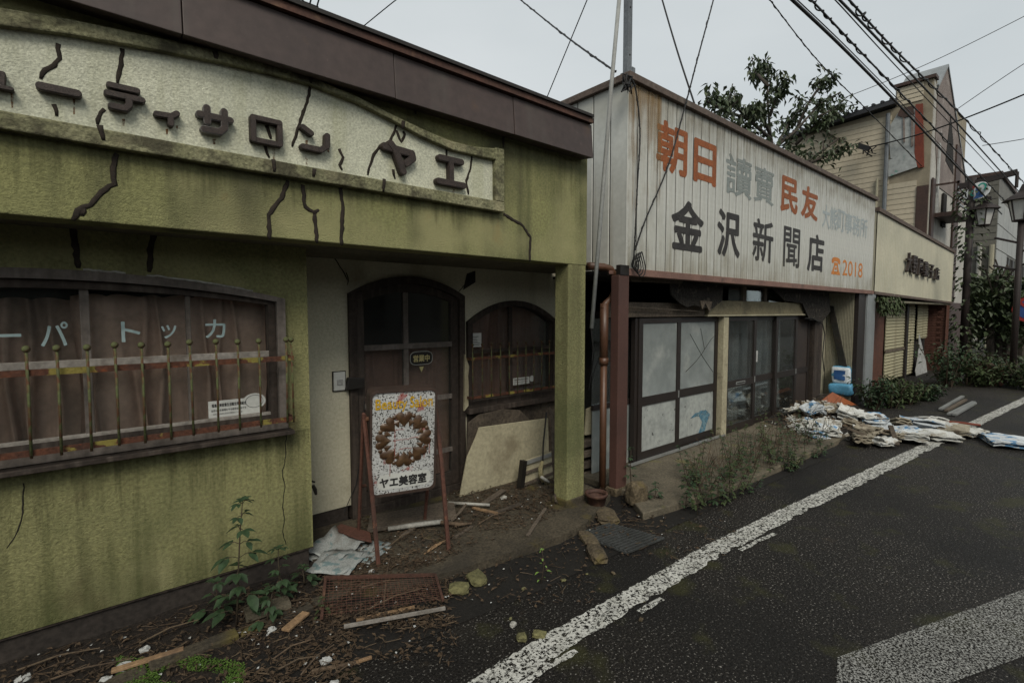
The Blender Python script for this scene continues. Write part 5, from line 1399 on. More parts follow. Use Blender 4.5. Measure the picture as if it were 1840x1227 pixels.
wire('black service cable running to the bracket on the cream side wall', LR([(1900, 140, 17), (1840, 170, 17.5), (1720, 218, 18.2), (1640, 245, 18.6), (1560, 265, 18.9)]), .020)
wire('faint wire high beside the street cables on the right', LR([(1900, 238, 24), (1840, 250, 24), (1765, 262, 24)]), .012)
wire('thin stay wire running down to the coping of the white signboard', LR([(1600, 300, 18), (1560, 288, 17.9), (1515, 312, 17), (1490, 330, 14)]), .008) if False else None
wire('black cable arriving at the clamp on the signboard mast', LR([(880, -45, 8), (935, 0, 7.2), (1020, 68, 5.6), (1107, 130, 4.42)]), .009, .006)
wire('straight thin wire passing behind the brown roof edge toward the signboard', LR([(1075, -50, 8), (1055, 0, 8), (980, 182, 9), (960, 230, 9.2)]), .009)
wire('short thin wire above the brown salon roof', LR([(760, -35, 9), (712, 0, 9), (645, 54, 9.5), (600, 88, 9.8)]), .009)
wire('straight cable descending to the coping of the white signboard', LR([(1180, -40, 7), (1190, 0, 7), (1218, 95, 6.6), (1248, 187, 6.2)]), .011)
wire('loose wavy cable hanging down across the painted signboard', LR([(1288, -30, 5.6), (1282, 0, 5.5), (1255, 100, 5.1)]) + LY(-.06, [(1230, 195), (1200, 300), (1160, 395), (1141, 450)]), .007, .005)
wire('black cable hanging beside the corner of the white signboard', LY(-.035, [(1134, 140), (1143, 165), (1150, 240), (1145, 340), (1140, 445), (1137, 478)]), .0065, .004)
tw = MB()
for i in range(5):
    c = P(1140 + i * 1.5, 462, Y=-.05); rr_ = .06 + .012 * i
    tw.tube([c + Vector((math.cos(t) * rr_ * .45, -.01 * i + .012 * math.sin(t * 2), -rr_ * .6 + math.sin(t) * rr_)) for t in [k * 6.283 / 14 for k in range(15)]], .005, 5)
tag(tw.build('cable_coil', m_wire, None, smooth=True), 'tangled coil of black cable tied at the foot of the signboard corner', 'cable')
tw = MB()
c = P(1128, 145, Y=-.04)
for i in range(6):
    tw.tube([c + Vector((random.uniform(-.07, .05), random.uniform(-.04, .03), random.uniform(-.12, .04))) for _ in range(5)], .007, 5)
tag(tw.build('cable_knot', m_wire, None, smooth=True), 'knot of black cable at the foot of the steel mast', 'cable')
tw = MB().bar(P(1542, 262, X=18.1), P(1562, 268, X=18.1), .12, .14)
for _ in range(5):
    tw.tube([P(1550 + random.uniform(0, 25), 263 + random.uniform(0, 6), X=18.1), P(1548 + random.uniform(0, 20), 272 + random.uniform(-4, 6), X=18.0), P(1550 + random.uniform(0, 30), 280 + random.uniform(-9, 6), X=18.1)], .018, 5)
tag(tw.build('service_bracket', m_wire), 'cable bracket with dangling tails on the cream side wall', 'bracket')
# roof aerial
an = thing('television_aerial', 'small television aerial just above the brown roof edge', 'aerial', (.95, 1.2, 3.1))
ab = P(541, 8, Y=1.2)
MB().tube([(ab.x, 1.2, 3.05), (ab.x, 1.2, ab.z + .25)], .012, 6).build('stick', m_steel, an)
MB().tube([P(520, -6, Y=1.2), P(572, 14, Y=1.2)], .008, 5).build('boom', m_wire, an)
for t in (.2, .45, .7, .95):
    c = P(520, -6, Y=1.2).lerp(P(572, 14, Y=1.2), t)
    MB().tube([c + Vector((-.02, -.16, .05)), c + Vector((.02, .16, -.05))], .006, 5).build('element', m_wire, an)

# ================================================================== TREES AND SHRUBS
def rnd(s): return Vector((random.uniform(-s, s), random.uniform(-s, s), random.uniform(-s, s)))
def leafy(mb, pts, n, L_, spread, droop=.5):
    for i in range(n):
        k = random.random() * (len(pts) - 1); j = int(k); p = Vector(pts[j]).lerp(Vector(pts[j + 1]), k - j)
        d = Vector((random.uniform(-1, 1), random.uniform(-1, 1), random.uniform(-.6, .35) - droop))
        mb.leaf(p + rnd(spread), d, Vector((random.uniform(-.5, .5), random.uniform(-.5, .5), 1)), L_ * random.uniform(.7, 1.25), L_ * random.uniform(.38, .55))
ty = 2.9
tree = thing('leafy_tree', 'dark leafy tree with drooping leaves rising behind the white signboard', 'tree', P(1385, 420, Y=ty)[:2] + (0,))
tb = P(1395, 330, Y=ty)
wood, lv = MB(), MB()
wood.tube([(tb.x + .1, ty, 0), (tb.x, ty + .05, 2), tb, P(1388, 265, Y=ty)], [.17, .14, .11, .08], 8)
BR_ = [[(1392, 290), (1383, 230), (1379, 180), (1380, 120)], [(1383, 210), (1396, 170), (1412, 148)], [(1385, 250), (1345, 215), (1305, 200), (1268, 182)], [(1345, 215), (1320, 188), (1290, 178)], [(1388, 270), (1430, 235), (1470, 190), (1510, 166)],
       [(1430, 235), (1450, 190), (1478, 148), (1498, 138)], [(1392, 300), (1450, 292), (1505, 250), (1540, 222), (1566, 203)], [(1440, 300), (1480, 282), (1512, 268)], [(1385, 265), (1340, 235), (1305, 222)], [(1390, 275), (1415, 225), (1440, 195)],
       [(1430, 260), (1462, 228), (1484, 212)], [(1400, 300), (1430, 320), (1455, 335)], [(1385, 245), (1368, 205), (1350, 190)], [(1460, 215), (1490, 200), (1505, 195)], [(1380, 155), (1362, 135), (1356, 130)]]
for b in BR_:
    off = random.uniform(-.8, .8)
    pts = []
    for i, (x, y) in enumerate(b):
        pts.append(P(x, y, Y=ty + off * i / max(1, len(b) - 1)))
    wood.tube(pts, [.034 * (1 - i / len(pts)) + .010 for i in range(len(pts))], 6)
    sub = pts[1:] if len(pts) > 2 else pts
    leafy(lv, sub, 46, .19, .19)
    leafy(lv, pts[-2:], 36, .18, .12)
    for _ in range(4):
        p = Vector(random.choice(sub)); e = p + Vector((random.uniform(-.5, .5), random.uniform(-.5, .5), random.uniform(-.1, .5)))
        wood.tube([p, e], .012, 4); leafy(lv, [p, e], 17, .18, .11)
for _ in range(300):                       # dense heart of the crown
    p = P(random.gauss(1402, 34), random.gauss(278, 26), Y=ty + random.uniform(-.9, .9))
    lv.leaf(p, Vector((random.uniform(-1, 1), random.uniform(-1, 1), random.uniform(-1.1, .1))), Vector((random.uniform(-.6, .6), random.uniform(-.6, .6), 1)), random.uniform(.13, .23), random.uniform(.07, .11))
for _ in range(220):
    p = P(random.gauss(1455, 20), random.gauss(325, 14), Y=ty + random.uniform(-.5, .5))
    lv.leaf(p, Vector((random.uniform(-1, 1), random.uniform(-1, 1), random.uniform(-1.1, .1))), Vector((random.uniform(-.6, .6), random.uniform(-.6, .6), 1)), random.uniform(.13, .23), random.uniform(.07, .11))
wood.build('trunk', m_bark, tree, smooth=True)
lv.build('crown', m_leaftree, tree, fix=False)

def shrub(name, label, c, rx, ry, rz, n, L_, m, stems=8, cat='shrub', group=None, z0=0.0, shape=1.0):
    c = Vector(c)
    root = thing(name, label, cat, (c.x, c.y, z0), group)
    st, lf = MB(), MB()
    for _ in range(stems):
        a = random.uniform(0, 6.28); rr = random.uniform(.2, 1)
        tip = Vector((c.x + math.cos(a) * rx * rr, c.y + math.sin(a) * ry * rr, z0 + rz * random.uniform(.55, 1.0)))
        b = Vector((c.x + math.cos(a) * rx * .15, c.y + math.sin(a) * ry * .15, z0))
        mid = b.lerp(tip, .5) + Vector((0, 0, rz * .12)) + rnd(.04)
        st.tube([b, mid, tip], [.012, .009, .004], 4)
        leafy(lf, [b.lerp(mid, .3), mid, tip], int(n / stems), L_, max(.04, rx * .16), .15)
    st.build('stem', m_stem, root); lf.build('foliage', m, root, fix=False)
    return root
# vine-clad tree by the lamps and the shrubs below
vt = thing('overgrown_tree', 'dark overgrown tree with hanging leaves beside the lamp pole', 'tree', (20.5, -.8, 0))
wood, lv = MB(), MB()
for i in range(5):
    x = 19.5 + i * .5; y = P(1780 + i * 14, 640, X=x).y
    wood.tube([(x, y, 0), (x + .1, y + .05, 1.4), (x - .1, y - .05, 2.6)], [.1, .08, .04], 6)
    for _ in range(5):
        wood.tube([(x, y, 2.0), (x + random.uniform(-.8, .8), y + random.uniform(-.9, .9), random.uniform(2.0, 3.3))], .02, 4)
for _ in range(3600):
    px, py = random.uniform(1742, 1860), random.gauss(545, 34)
    if py < 492 + 12 * math.sin(px * .09) or py > 652: continue
    p = P(px, py, X=20.2 + random.uniform(-1.0, 1.0))
    lv.leaf(p, Vector((random.uniform(-1, 1), random.uniform(-1, 1), random.uniform(-1, .3))), Vector((random.uniform(-.7, .7), random.uniform(-.7, .7), 1)), random.uniform(.13, .26), random.uniform(.08, .13))
wood.build('trunk', m_bark, vt); lv.build('crown', m_leaftree, vt, fix=False)
# ivy on the lamp pole
lv = MB()
for _ in range(420):
    z = random.uniform(.2, 5.0); a = random.uniform(0, 6.28)
    lv.leaf((px_ + math.cos(a) * .2, pb_.y + math.sin(a) * random.uniform(.2, .34), z), (math.cos(a), math.sin(a), -.8), (math.cos(a), math.sin(a), 1), random.uniform(.1, .18), .09)
tag(lv.build('ivy', m_leaftree, None, fix=False), 'ivy climbing the dark pole beside the cream ribbed signboard', 'plant')
for i, (px, py, r, h, lab, m) in enumerate((
        (1700, 694, .75, 1.0, 'bushy dark shrub before the brick pier of the sweet shop', m_leafdark),
        (1735, 690, .8, .95, 'wide olive shrub between the brick pier and the planter', m_leafmid),
        (1770, 694, .7, .6, 'low scrub at the foot of the rusty planter', m_leafmid),
        (1815, 692, .9, .7, 'dark scrub around the foot of the lantern post', m_leafdark),
        (1850, 700, .8, .6, 'scrub at the road edge beyond the lantern post', m_leafmid))):
    b = P(px, py, Z=0)
    shrub('shrub', lab, b, r, r * .8, h, 460, .11, m, 18)
pl_ = P(1778, 688, Z=0)
MB_o = MB().box((pl_.x - .5, pl_.y - .25, 0), (pl_.x + .5, pl_.y + .25, .42)).build('planter', m_rust, bevel=.02)
tag(MB_o, 'rusty brown planter box among the roadside scrub', 'planter')
for i, (px, py, r, h, lab, m) in enumerate((
        (1590, 738, .42, .62, 'weedy bush growing against the grey post of the newspaper shop', m_leafdark),
        (1622, 735, .45, .50, 'leafy weeds before the cream roller shutter', m_leafmid),
        (1655, 728, .45, .45, 'low weeds before the gap in the roller shutters', m_leafmid),
        (1680, 722, .4, .36, 'fringe of weeds beside the loose metal strips', m_leafdark))):
    b = P(px, py, Z=0); b.y += .15
    shrub('weed_bush', lab, b, r, r * .8, h, 420, .085, m, 14, 'weeds')
hv = MB()
for _ in range(260):
    p = P(random.uniform(1578, 1618), 532 + random.random() * 30, Y=-.05)
    if p.x > 12.6 and p.z < 1.7: continue
    hv.leaf(p + Vector((0, random.uniform(-.06, .06), 0)), (random.uniform(-1, 1), random.uniform(-1, .3), -1), (0, -1, .6), random.uniform(.07, .13), .06)
tag(hv.build('hanging_vine', m_leafmid, None, fix=False), 'vine hanging from the left end of the cream ribbed signboard', 'plant')

# ================================================================== RUBBISH, PAPER, WEEDS
def frame_of(yaw, pitch=0, roll=0):
    return Matrix.Rotation(yaw, 3, 'Z') @ Matrix.Rotation(pitch, 3, 'Y') @ Matrix.Rotation(roll, 3, 'X')
def paper(c, w, d, yaw, lift=0.0, layers=3, bend=.02, th=.012, tilt=(0, 0), seed=None):
    """a sodden folded newspaper: a few curled leaves lying on each other"""
    rng = random.Random(seed if seed is not None else random.random())
    Rm = frame_of(yaw, tilt[0], tilt[1]); c = Vector(c)
    mb = MB()
    for k in range(layers):
        oy = rng.uniform(-.06, .06); ph = rng.uniform(0, 9); sx, sy = rng.uniform(.9, 1.04), rng.uniform(.9, 1.04)
        ox, oyy = rng.uniform(-.02, .02), rng.uniform(-.02, .02)
        Rk = Matrix.Rotation(oy, 3, 'Z')
        top, bot = [], []
        nu, nv = 9, 7
        for j in range(nv):
            for i in range(nu):
                u, v = i / (nu - 1) - .5, j / (nv - 1) - .5
                z = k * th + bend * (abs(u) ** 2 * 2.2 * math.sin(ph) + abs(v) ** 2 * 2 * math.cos(ph * 1.7)) + .35 * bend * noise.noise((u * 4 + ph, v * 4, k)) * 2
                e = max(abs(u), abs(v))
                if e > .45: z += bend * .6 * noise.noise((u * 9, v * 9, ph))
                p = Rk @ Vector(((u * sx) * w + ox, (v * sy) * d + oyy, max(z, k * th * .6)))
                top.append(c + Rm @ (p + Vector((0, 0, th * .7 + lift)))); bot.append(c + Rm @ (p + Vector((0, 0, lift))))
        n = nu * nv; fs = []
        for j in range(nv - 1):
            for i in range(nu - 1):
                a = j * nu + i
                fs.append([a, a + 1, a + nu + 1, a + nu]); fs.append([n + a, n + a + nu, n + a + nu + 1, n + a + 1])
        for i in range(nu - 1):
            fs.append([i, n + i, n + i + 1, i + 1]); b = (nv - 1) * nu + i; fs.append([b, b + 1, n + b + 1, n + b])
        for j in range(nv - 1):
            a = j * nu; fs.append([a, a + nu, n + a + nu, n + a]); b = j * nu + nu - 1; fs.append([b, n + b, n + b + nu, b + nu])
        mb.add(top + bot, fs)
    return mb
def board(name, label, cat, px, m, Y=None, Z=None, off=(0, .02, 0), X=None, group=None, bevel=.003):
    q = [P(x, y, X=X, Y=Y, Z=Z) for x, y in px]
    o = MB().hexa(q, off).build(name, m, None, bevel=bevel)
    return tag(o, label, cat, group)
def stick(name, label, cat, pts, r, m, group=None, n=6, flat=None):
    o = MB().tube(pts, r, n, flat=flat).build(name, m, None, smooth=(n > 5))
    return tag(o, label, cat, group)
def rock(name, label, c, s, m, group=None, flat=.5, seed=1, cat='stone'):
    rng = random.Random(seed)
    mb = MB()
    bm = bmesh.new(); bmesh.ops.create_icosphere(bm, subdivisions=2, radius=1)
    vs = [v.co.copy() for v in bm.verts]; fs = [[v.index for v in f.verts] for f in bm.faces]; bm.free()
    off = Vector((rng.uniform(0, 99), 0, 0)); out = []
    yaw = rng.uniform(0, 6)
    for v in vs:
        k = max(abs(v.x), abs(v.y), abs(v.z)) ** .85
        p = v / k * (1 + .22 * noise.noise(v * 1.3 + off)) * (1 + .05 * noise.noise(v * 5 + off))
        p = Matrix.Rotation(yaw, 3, 'Z') @ Vector((p.x * s[0], p.y * s[1], p.z * s[2]))
        out.append(Vector(c) + p + Vector((0, 0, s[2] * .8)))
    mb.add(out, fs)
    return tag(mb.build(name, m, None), label, cat, group)

# ---- salon porch
board('leaning_board', 'mildewed cream board with notched corner leaning under the small porch window', 'board', [(825, 902), (840, 822), (856, 785), (862, 768), (985, 751), (988, 868)], m_board, Y=.74, off=(0, .018, 0))
board('plywood_sheet', 'rotting dark plywood sheet with rounded top behind the cream board', 'board', [(838, 850), (842, 760), (862, 745), (905, 735), (935, 737), (950, 752), (948, 850)], m_darkboard, Y=.79, off=(0, .018, 0))
al = thing('window_sash', 'aluminium sash with dark side rail lying against the cream board', 'window sash', P(930, 895, Y=.55))
q = L([(930, 895), (938, 830), (1008, 806), (1008, 862)], Y=.58)
MB().hexa(q, (0, .02, 0)).build('panel', m_board, al)
for f0 in (.04, .34, .66, .95):
    a, b = q[0].lerp(q[1], f0), q[3].lerp(q[2], f0)
    MB().bar(a + Vector((0, -.012, 0)), b + Vector((0, -.012, 0)), .02, .02 if f0 in (.34, .66) else .028).build('sash_bar', m_alu if f0 > .9 else m_oldplank, al)
MB().bar(q[0] + Vector((0, -.02, -.01)), q[1] + Vector((0, -.02, .02)), .045, .05, (0, 1, 0)).build('side_rail', m_plq, al)
tp = thing('water_tap', 'old brass garden tap wrapped in rag beside the green pillar', 'tap', P(972, 868, Y=.5))
MB().tube(L([(978, 900), (975, 850), (976, 800), (982, 740)], Y=.50), .007, 6).build('riser', m_wire, tp)
m_rag = M('yellowed_rag', (.30, .27, .15), (.21, .18, .10), s=20, fine=60, famt=.4, rough=.9, bump=.5)
MB().tube(L([(975, 828), (971, 842), (972, 855), (976, 865)], Y=.48), [.014, .022, .026, .016], 8).build('tap_body', m_rag, tp, smooth=True)
MB().tube(L([(972, 856), (980, 862), (985, 866)], Y=.46), [.012, .016, .013], 8).build('spout', m_pvc, tp, smooth=True)
stick('plastic_pipe', 'short white plastic pipe lying at the foot of the cream board', 'pipe', [P(806, 903, Z=.10), P(880, 907, Z=.09)], .012, m_pvc)
stick('mossy_log', 'pale peeling branch lying behind the legs of the pavement sign', 'branch', [P(697, 950, Z=.085), P(745, 943, Z=.09), P(795, 937, Z=.10)], [.016, .019, .017], m_pvc)
stick('rotten_branch', 'dark broken branch continuing the pale branch on the porch', 'branch', [P(792, 938, Z=.10), P(825, 942, Z=.085), P(848, 940, Z=.08)], [.016, .014, .008], m_twig)
stick('timber_batten', 'split yellow batten lying near the foot of the green pillar', 'batten', [P(948, 962, Z=.065), P(980, 913, Z=.075)], .017, m_oldplank, flat=((0, 0, 1), .35), n=4)
stick('wood_splinter', 'fresh orange wood splinter beside the right leg of the pavement sign', 'splinter', [P(762, 995, Z=.065), P(782, 980, Z=.07), P(800, 970, Z=.075)], [.006, .016, .005], m_plank, flat=((0, 0, 1), .4), n=5)
stick('wood_splinter', 'grey lath standing propped on the porch litter', 'splinter', [P(810, 938, Z=.06), P(838, 905, Y=P(838, 930, Z=.06).y)], .011, m_oldplank, flat=((0, 1, 0), .4), n=4)
stick('wood_splinter', 'broken grey lath flat beside the dark branch on the porch', 'splinter', [P(815, 967, Z=.062), P(848, 945, Z=.065)], .018, m_oldplank, flat=((0, 0, 1), .3), n=4)
board('porch_step_board', 'grey weathered board across the sill of the salon door', 'board', [(660, 950), (665, 925), (815, 898), (820, 925)], m_oldplank, Z=.105, off=(0, 0, -.03))
board('rusty_plate', 'curled rusty sheet metal plate behind the left leg of the pavement sign', 'plate', [(600, 950), (612, 940), (665, 955), (668, 972), (640, 966)], m_rust, Z=.12, off=(0, 0, -.012))
for i, (a, b, w, m, lab) in enumerate((((1002, 905), (990, 735), .07, m_darkboard, 'dark plank leaning between the cream board and the green pillar'), ((868, 905), (905, 880), .05, m_oldplank, 'short grey board end lying before the cream board'), ((880, 925), (935, 905), .04, m_darkboard, 'rotten strip of wood in the porch litter'), ((720, 965), (760, 935), .03, m_oldplank, 'thin grey slat under the pavement sign'), ((850, 912), (893, 922), .03, m_plank, 'yellow splintered slat before the cream board'))):
    p_, q_ = (P(*a, Z=.06), P(*b, Y=.70)) if i == 0 else (P(*a, Z=.066), P(*b, Z=.075))
    tag(MB().bar(p_, q_, w, .014, (0, 1, 0) if i == 0 else (0, 0, 1)).build('plank', m, None, bevel=.002), lab, 'plank')
# newspapers
o = paper(P(600, 990, Z=.06), .30, .30, .5, layers=2, bend=.045, th=.006, tilt=(-.12, .1), seed=3).build('newspaper', m_greyprint, None, smooth=True)
tag(o, 'grey newspaper sheet spread at the corner of the green wall', 'newspaper')
o = paper(P(608, 1015, Z=.06), .27, .24, .75, layers=2, bend=.03, th=.006, seed=5, lift=.008).build('newspaper', m_greyprint, None, smooth=True)
tag(o, 'blue tinted newspaper sheet lying over the mesh screen corner', 'newspaper')
nw = thing('newspaper', 'folded newspaper with a large figure 5 under the left leg of the sign', 'newspaper', P(672, 990, Z=.06))
npp = paper(P(668, 992, Z=.06), .26, .14, .55, layers=2, bend=.015, th=.006, seed=8)
npp.build('sheet', m_greyprint, nw, smooth=True)
m_tealink = M('teal_print', (.10, .19, .22), (.14, .22, .24), s=30, famt=.2, rough=.9, bump=0)
c5 = P(683, 980, Z=.0755)
letter('5', c5, Vector((math.cos(.55), math.sin(.55), 0)) * .028, Vector((-math.sin(.55), math.cos(.55), 0)) * .040, m_tealink, nw, 'figure', bold=.05, step=.0004)
# mesh insect screen lying across the soil
scr = thing('mesh_screen', 'rusty framed wire mesh screen lying over litter before the porch', 'screen', P(690, 1080, Z=.05))
s4 = [P(585, 1037, Z=.10), P(782, 1032, Z=.075), P(796, 1078, Z=.055), P(578, 1110, Z=.07)]
for i in range(4):
    a, b = s4[i], s4[(i + 1) % 4]
    if i == 2: a, b = P(800, 1092, Z=.05), P(618, 1125, Z=.06)
    MB().bar(a, b, .014, .014).build('frame_bar', m_rustmetal if i != 2 else m_greyrail, scr)
wm = MB()
for i in range(1, 26):
    t = i / 26
    wm.tube([s4[0].lerp(s4[1], t), s4[3].lerp(s4[2], t)], .0009, 3, cap=False)
for i in range(1, 14):
    t = i / 14
    wm.tube([s4[0].lerp(s4[3], t), s4[1].lerp(s4[2], t)], .0009, 3, cap=False)
stuff(wm.build('wire_mesh', m_rust, scr))
# litter: twigs, straw and leaf crumbs nobody could count
def ground_z(x, y):
    if x < 1.03: return soilz(x, y) if -.3 < y < .45 else .01
    return .057 if y > -.05 - (3 - x) * .03 and x < 3.4 else .01
straw, crumb, white = MB(), MB(), MB()
def scatter(px0, px1, py0, py1, n, zz=None, dens=None):
    for _ in range(n):
        p = P(random.uniform(px0, px1), random.uniform(py0, py1), Z=.04)
        if p.y > .38 and p.x < 1.05: continue
        if p.y > .86: continue
        p.z = ground_z(p.x, p.y) + random.uniform(.002, .02)
        a = random.uniform(0, 6.28); k = random.random()
        if k < .38:
            l = random.uniform(.015, .085); d = Vector((math.cos(a), math.sin(a), random.uniform(-.12, .12))) * l
            (straw if random.random() < .25 else crumb).tube([p - d / 2, p + rnd(.004), p + d / 2], random.uniform(.0010, .0024), 3)
        elif k < .97:
            crumb.leaf(p, (math.cos(a), math.sin(a), random.uniform(-.1, .4)), Vector((random.uniform(-.6, .6), random.uniform(-.6, .6), 1)), random.uniform(.012, .04), random.uniform(.008, .022))
        else:
            white.leaf(p, (math.cos(a), math.sin(a), .2), Vector((random.uniform(-.6, .6), random.uniform(-.6, .6), 1)), random.uniform(.008, .022), random.uniform(.008, .018))
scatter(0, 560, 1040, 1260, 1500)
scatter(430, 640, 1060, 1220, 900)
scatter(570, 810, 1010, 1120, 1300)
scatter(640, 830, 930, 1030, 900)
scatter(800, 1000, 880, 960, 900)
scatter(850, 1010, 860, 920, 400)
scatter(1050, 1200, 880, 960, 250)
scatter(560, 820, 1090, 1180, 260)
scatter(790, 1060, 960, 1080, 260)
scatter(1000, 1320, 880, 1000, 260)
stuff(straw.build('straw_litter', m_straw, None)); stuff(crumb.build('leaf_litter', m_litter, None)); stuff(white.build('paper_crumbs', m_scrap, None))
# crumpled paper scraps
for i, (x, y, s, lab) in enumerate(((585, 1175, .026, 'crumpled white tissue scrap beside the gutter'), (488, 1127, .022, 'small white paper scrap by the yellow plank'), (222, 1195, .03, 'grey plastic scrap in the soil bed'), (190, 1218, .025, 'white paper scrap at the edge of the moss'), (40, 1215, .028, 'torn white paper below the plinth'),
                                    (668, 1030, .018, 'white crumb of paper by the mesh screen'), (905, 898, .03, 'crumpled pale rag by the sash'), (600, 1215, .022, 'white torn scrap at the gutter edge'), (260, 1160, .022, 'crumpled pale wrapper below the green wall'))):
    p = P(x, y, Z=.05); p.z = ground_z(p.x, p.y)
    rng = random.Random(i)
    mb = MB().ball(p + Vector((0, 0, s * .35)), s, 10, 7, (1, .8, .5))
    mb.v = [v + Vector((rng.uniform(-1, 1), rng.uniform(-1, 1), rng.uniform(-1, 1))) * s * .22 for v in mb.v]
    tag(mb.build('paper_scrap', m_scrap if i != 6 else m_pvc, None), lab, 'scrap')
def plank_px(lab, a, b, w, m, z=.06, h=.012, cat='plank'):
    pa_, pb2 = P(*a, Z=z), P(*b, Z=z)
    tag(MB().bar(pa_, pb2, w, h).build('plank', m, None, bevel=.002), lab, cat)
plank_px('short yellow plank end on the soil before the mesh screen', (512, 1132), (550, 1100), .045, m_plank, .05)
plank_px('long mossy lath along the kerb under the salon window', (200, 1205), (330, 1165), .03, m_plank, .055)
plank_px('flat stone slab beside the tall weed', (440, 1105), (520, 1080), .10, m_slab2, .055, .03, 'slab')
plank_px('broken wooden slat in the gutter under the screen', (640, 1113), (745, 1090), .02, m_plank, .012)
plank_px('splintered chip on the road edge', (630, 1192), (668, 1180), .015, m_plank, .012)
plank_px('short brown stick lying in the gutter litter', (560, 1205), (640, 1190), .015, m_twig, .014)
for i, (a, b) in enumerate((((490, 1165), (560, 1140)), ((500, 1190), (575, 1170)), ((540, 1200), (600, 1150)), ((30, 1200), (180, 1165)), ((60, 1225), (240, 1180)), ((250, 1150), (360, 1110)), ((650, 1060), (740, 1035)), ((660, 1085), (760, 1050)), ((690, 1075), (700, 1010)), ((700, 985), (745, 960)), ((860, 945), (910, 925)))):
    p, q2 = P(*a, Z=.06), P(*b, Z=.06)
    p.z = ground_z(p.x, p.y) + .02; q2.z = ground_z(q2.x, q2.y) + .03
    stick('dry_stem', 'long dry stem lying across the litter before the salon', 'twig', [p, p.lerp(q2, .5) + Vector((0, .01, .012)), q2], [.004, .0035, .002], m_straw if i % 2 else m_twig, 'dry stems in the litter', 5)
# stones, rubble and the grate
rock('mossy_stone', 'square mossy stone lying on the dark gutter, nearer the mesh screen', P(825, 1062, Z=.005), (.058, .05, .022), m_stone, seed=2)
rock('mossy_stone', 'flat mossy stone touching the porch edge', P(856, 1043, Z=.005), (.07, .052, .022), m_stone, seed=5)
rock('broken_stone', 'small square olive stone beside the white edge line', P(937, 1148, Z=.003), (.026, .026, .014), m_stone, seed=7)
rock('broken_stone', 'pointed olive stone touching the white edge line', P(969, 1142, Z=.003), (.032, .024, .012), m_stone, seed=9)
rock('broken_stone', 'pale pebble on the asphalt above the two olive stones', P(922, 1124, Z=.003), (.018, .014, .01), m_pvc, seed=11)
rock('rubble_block', 'broken concrete kerb piece at the near corner of the drain grate', P(1072, 1000, Z=.003), (.10, .055, .028), m_stone2, seed=13, cat='rubble')
rock('rubble_block', 'long mossy concrete edge beside the drain grate', P(1058, 972, Z=.003), (.12, .05, .02), m_stone2, seed=14, cat='rubble')
rock('rubble_block', 'upright lump of rubble at the foot of the rusty post', P(1143, 905, Z=.02), (.09, .07, .11), m_stone2, seed=16, cat='rubble')
rock('rubble_block', 'yellow mossy slab fragment between the pillar and the rusty post', P(1090, 930, Z=.01), (.14, .08, .025), m_stone2, seed=18, cat='rubble')
for i in range(18):
    x, y = random.uniform(900, 1250), random.uniform(930, 1120)
    s = random.uniform(.004, .011)
    rock('pebble', 'small dull pebble scattered on the asphalt by the gutter', P(x, y, Z=.002), (s * 1.4, s, s * .6), m_stone2 if i % 3 else m_stone, 'pebbles by the gutter', seed=30 + i, cat='pebble')
gt = thing('drain_grate', 'steel slotted drain grate set at the road edge before the rusty post', 'drain grate', P(1120, 968, Z=.01))
g4 = L([(1040, 958), (1098, 940), (1193, 966), (1128, 992)], Z=.022)
for i in range(14):
    t = i / 13
    MB().bar(g4[0].lerp(g4[3], t), g4[1].lerp(g4[2], t), .012, .012).build('bar', m_grate, gt)
for t in (0, .5, 1):
    MB().bar(g4[0].lerp(g4[1], t) + Vector((0, 0, -.007)), g4[3].lerp(g4[2], t) + Vector((0, 0, -.007)), .014, .012).build('cross_bar', m_grate, gt)
# flowerpot and junk in the gap
fp = P(1080, 915, Z=.02)
mb = MB(); n = 14
prof = [(.06, 0), (.085, .10), (.092, .10), (.092, .125), (.08, .125), (.075, .10)]
vs = [fp + Vector((math.cos(k * 6.283 / n) * r, math.sin(k * 6.283 / n) * r + .05, z)) for r, z in prof for k in range(n)]
mb.add(vs, [[a * n + k, a * n + (k + 1) % n, (a + 1) * n + (k + 1) % n, (a + 1) * n + k] for a in range(len(prof) - 1) for k in range(n)])
tag(mb.build('flower_pot', m_rustmetal, None, smooth=True), 'broken terracotta flower pot behind the green pillar', 'flower pot')
board('plaster_sheet', 'tilted grey plaster sheet behind the green pillar in the gap', 'board', [(1055, 735), (1082, 722), (1074, 778), (1052, 782)], m_board, Y=.45, off=(0, .02, 0))
for i, (ya, yb_) in enumerate(((785, 800), (803, 818), (822, 838), (842, 858))):
    board('stacked_board', 'dark board in the stack jammed behind the green pillar', 'board', [(1050, ya + 8), (1080, ya), (1080, yb_ - 3), (1050, yb_ + 5)], (m_darkboard, m_oldplank)[i % 2], Y=.42 + .01 * i, off=(0, .3, 0), group='boards jammed in the gap')
MB_c = MB().tube(L([(1062, 590), (1067, 640), (1058, 700), (1070, 660), (1078, 640)], Y=.35), .006, 5).build('loose_cable', m_wire, None, smooth=True)
tag(MB_c, 'loose black cable hanging in the dark gap behind the drainpipe', 'cable')
board('gap_fence', 'dark timber screen closing the gap between the two shops', 'screen', [(1040, 560), (1175, 560), (1175, 880), (1040, 880)], m_blackwood, Y=1.0, off=(0, .03, 0))

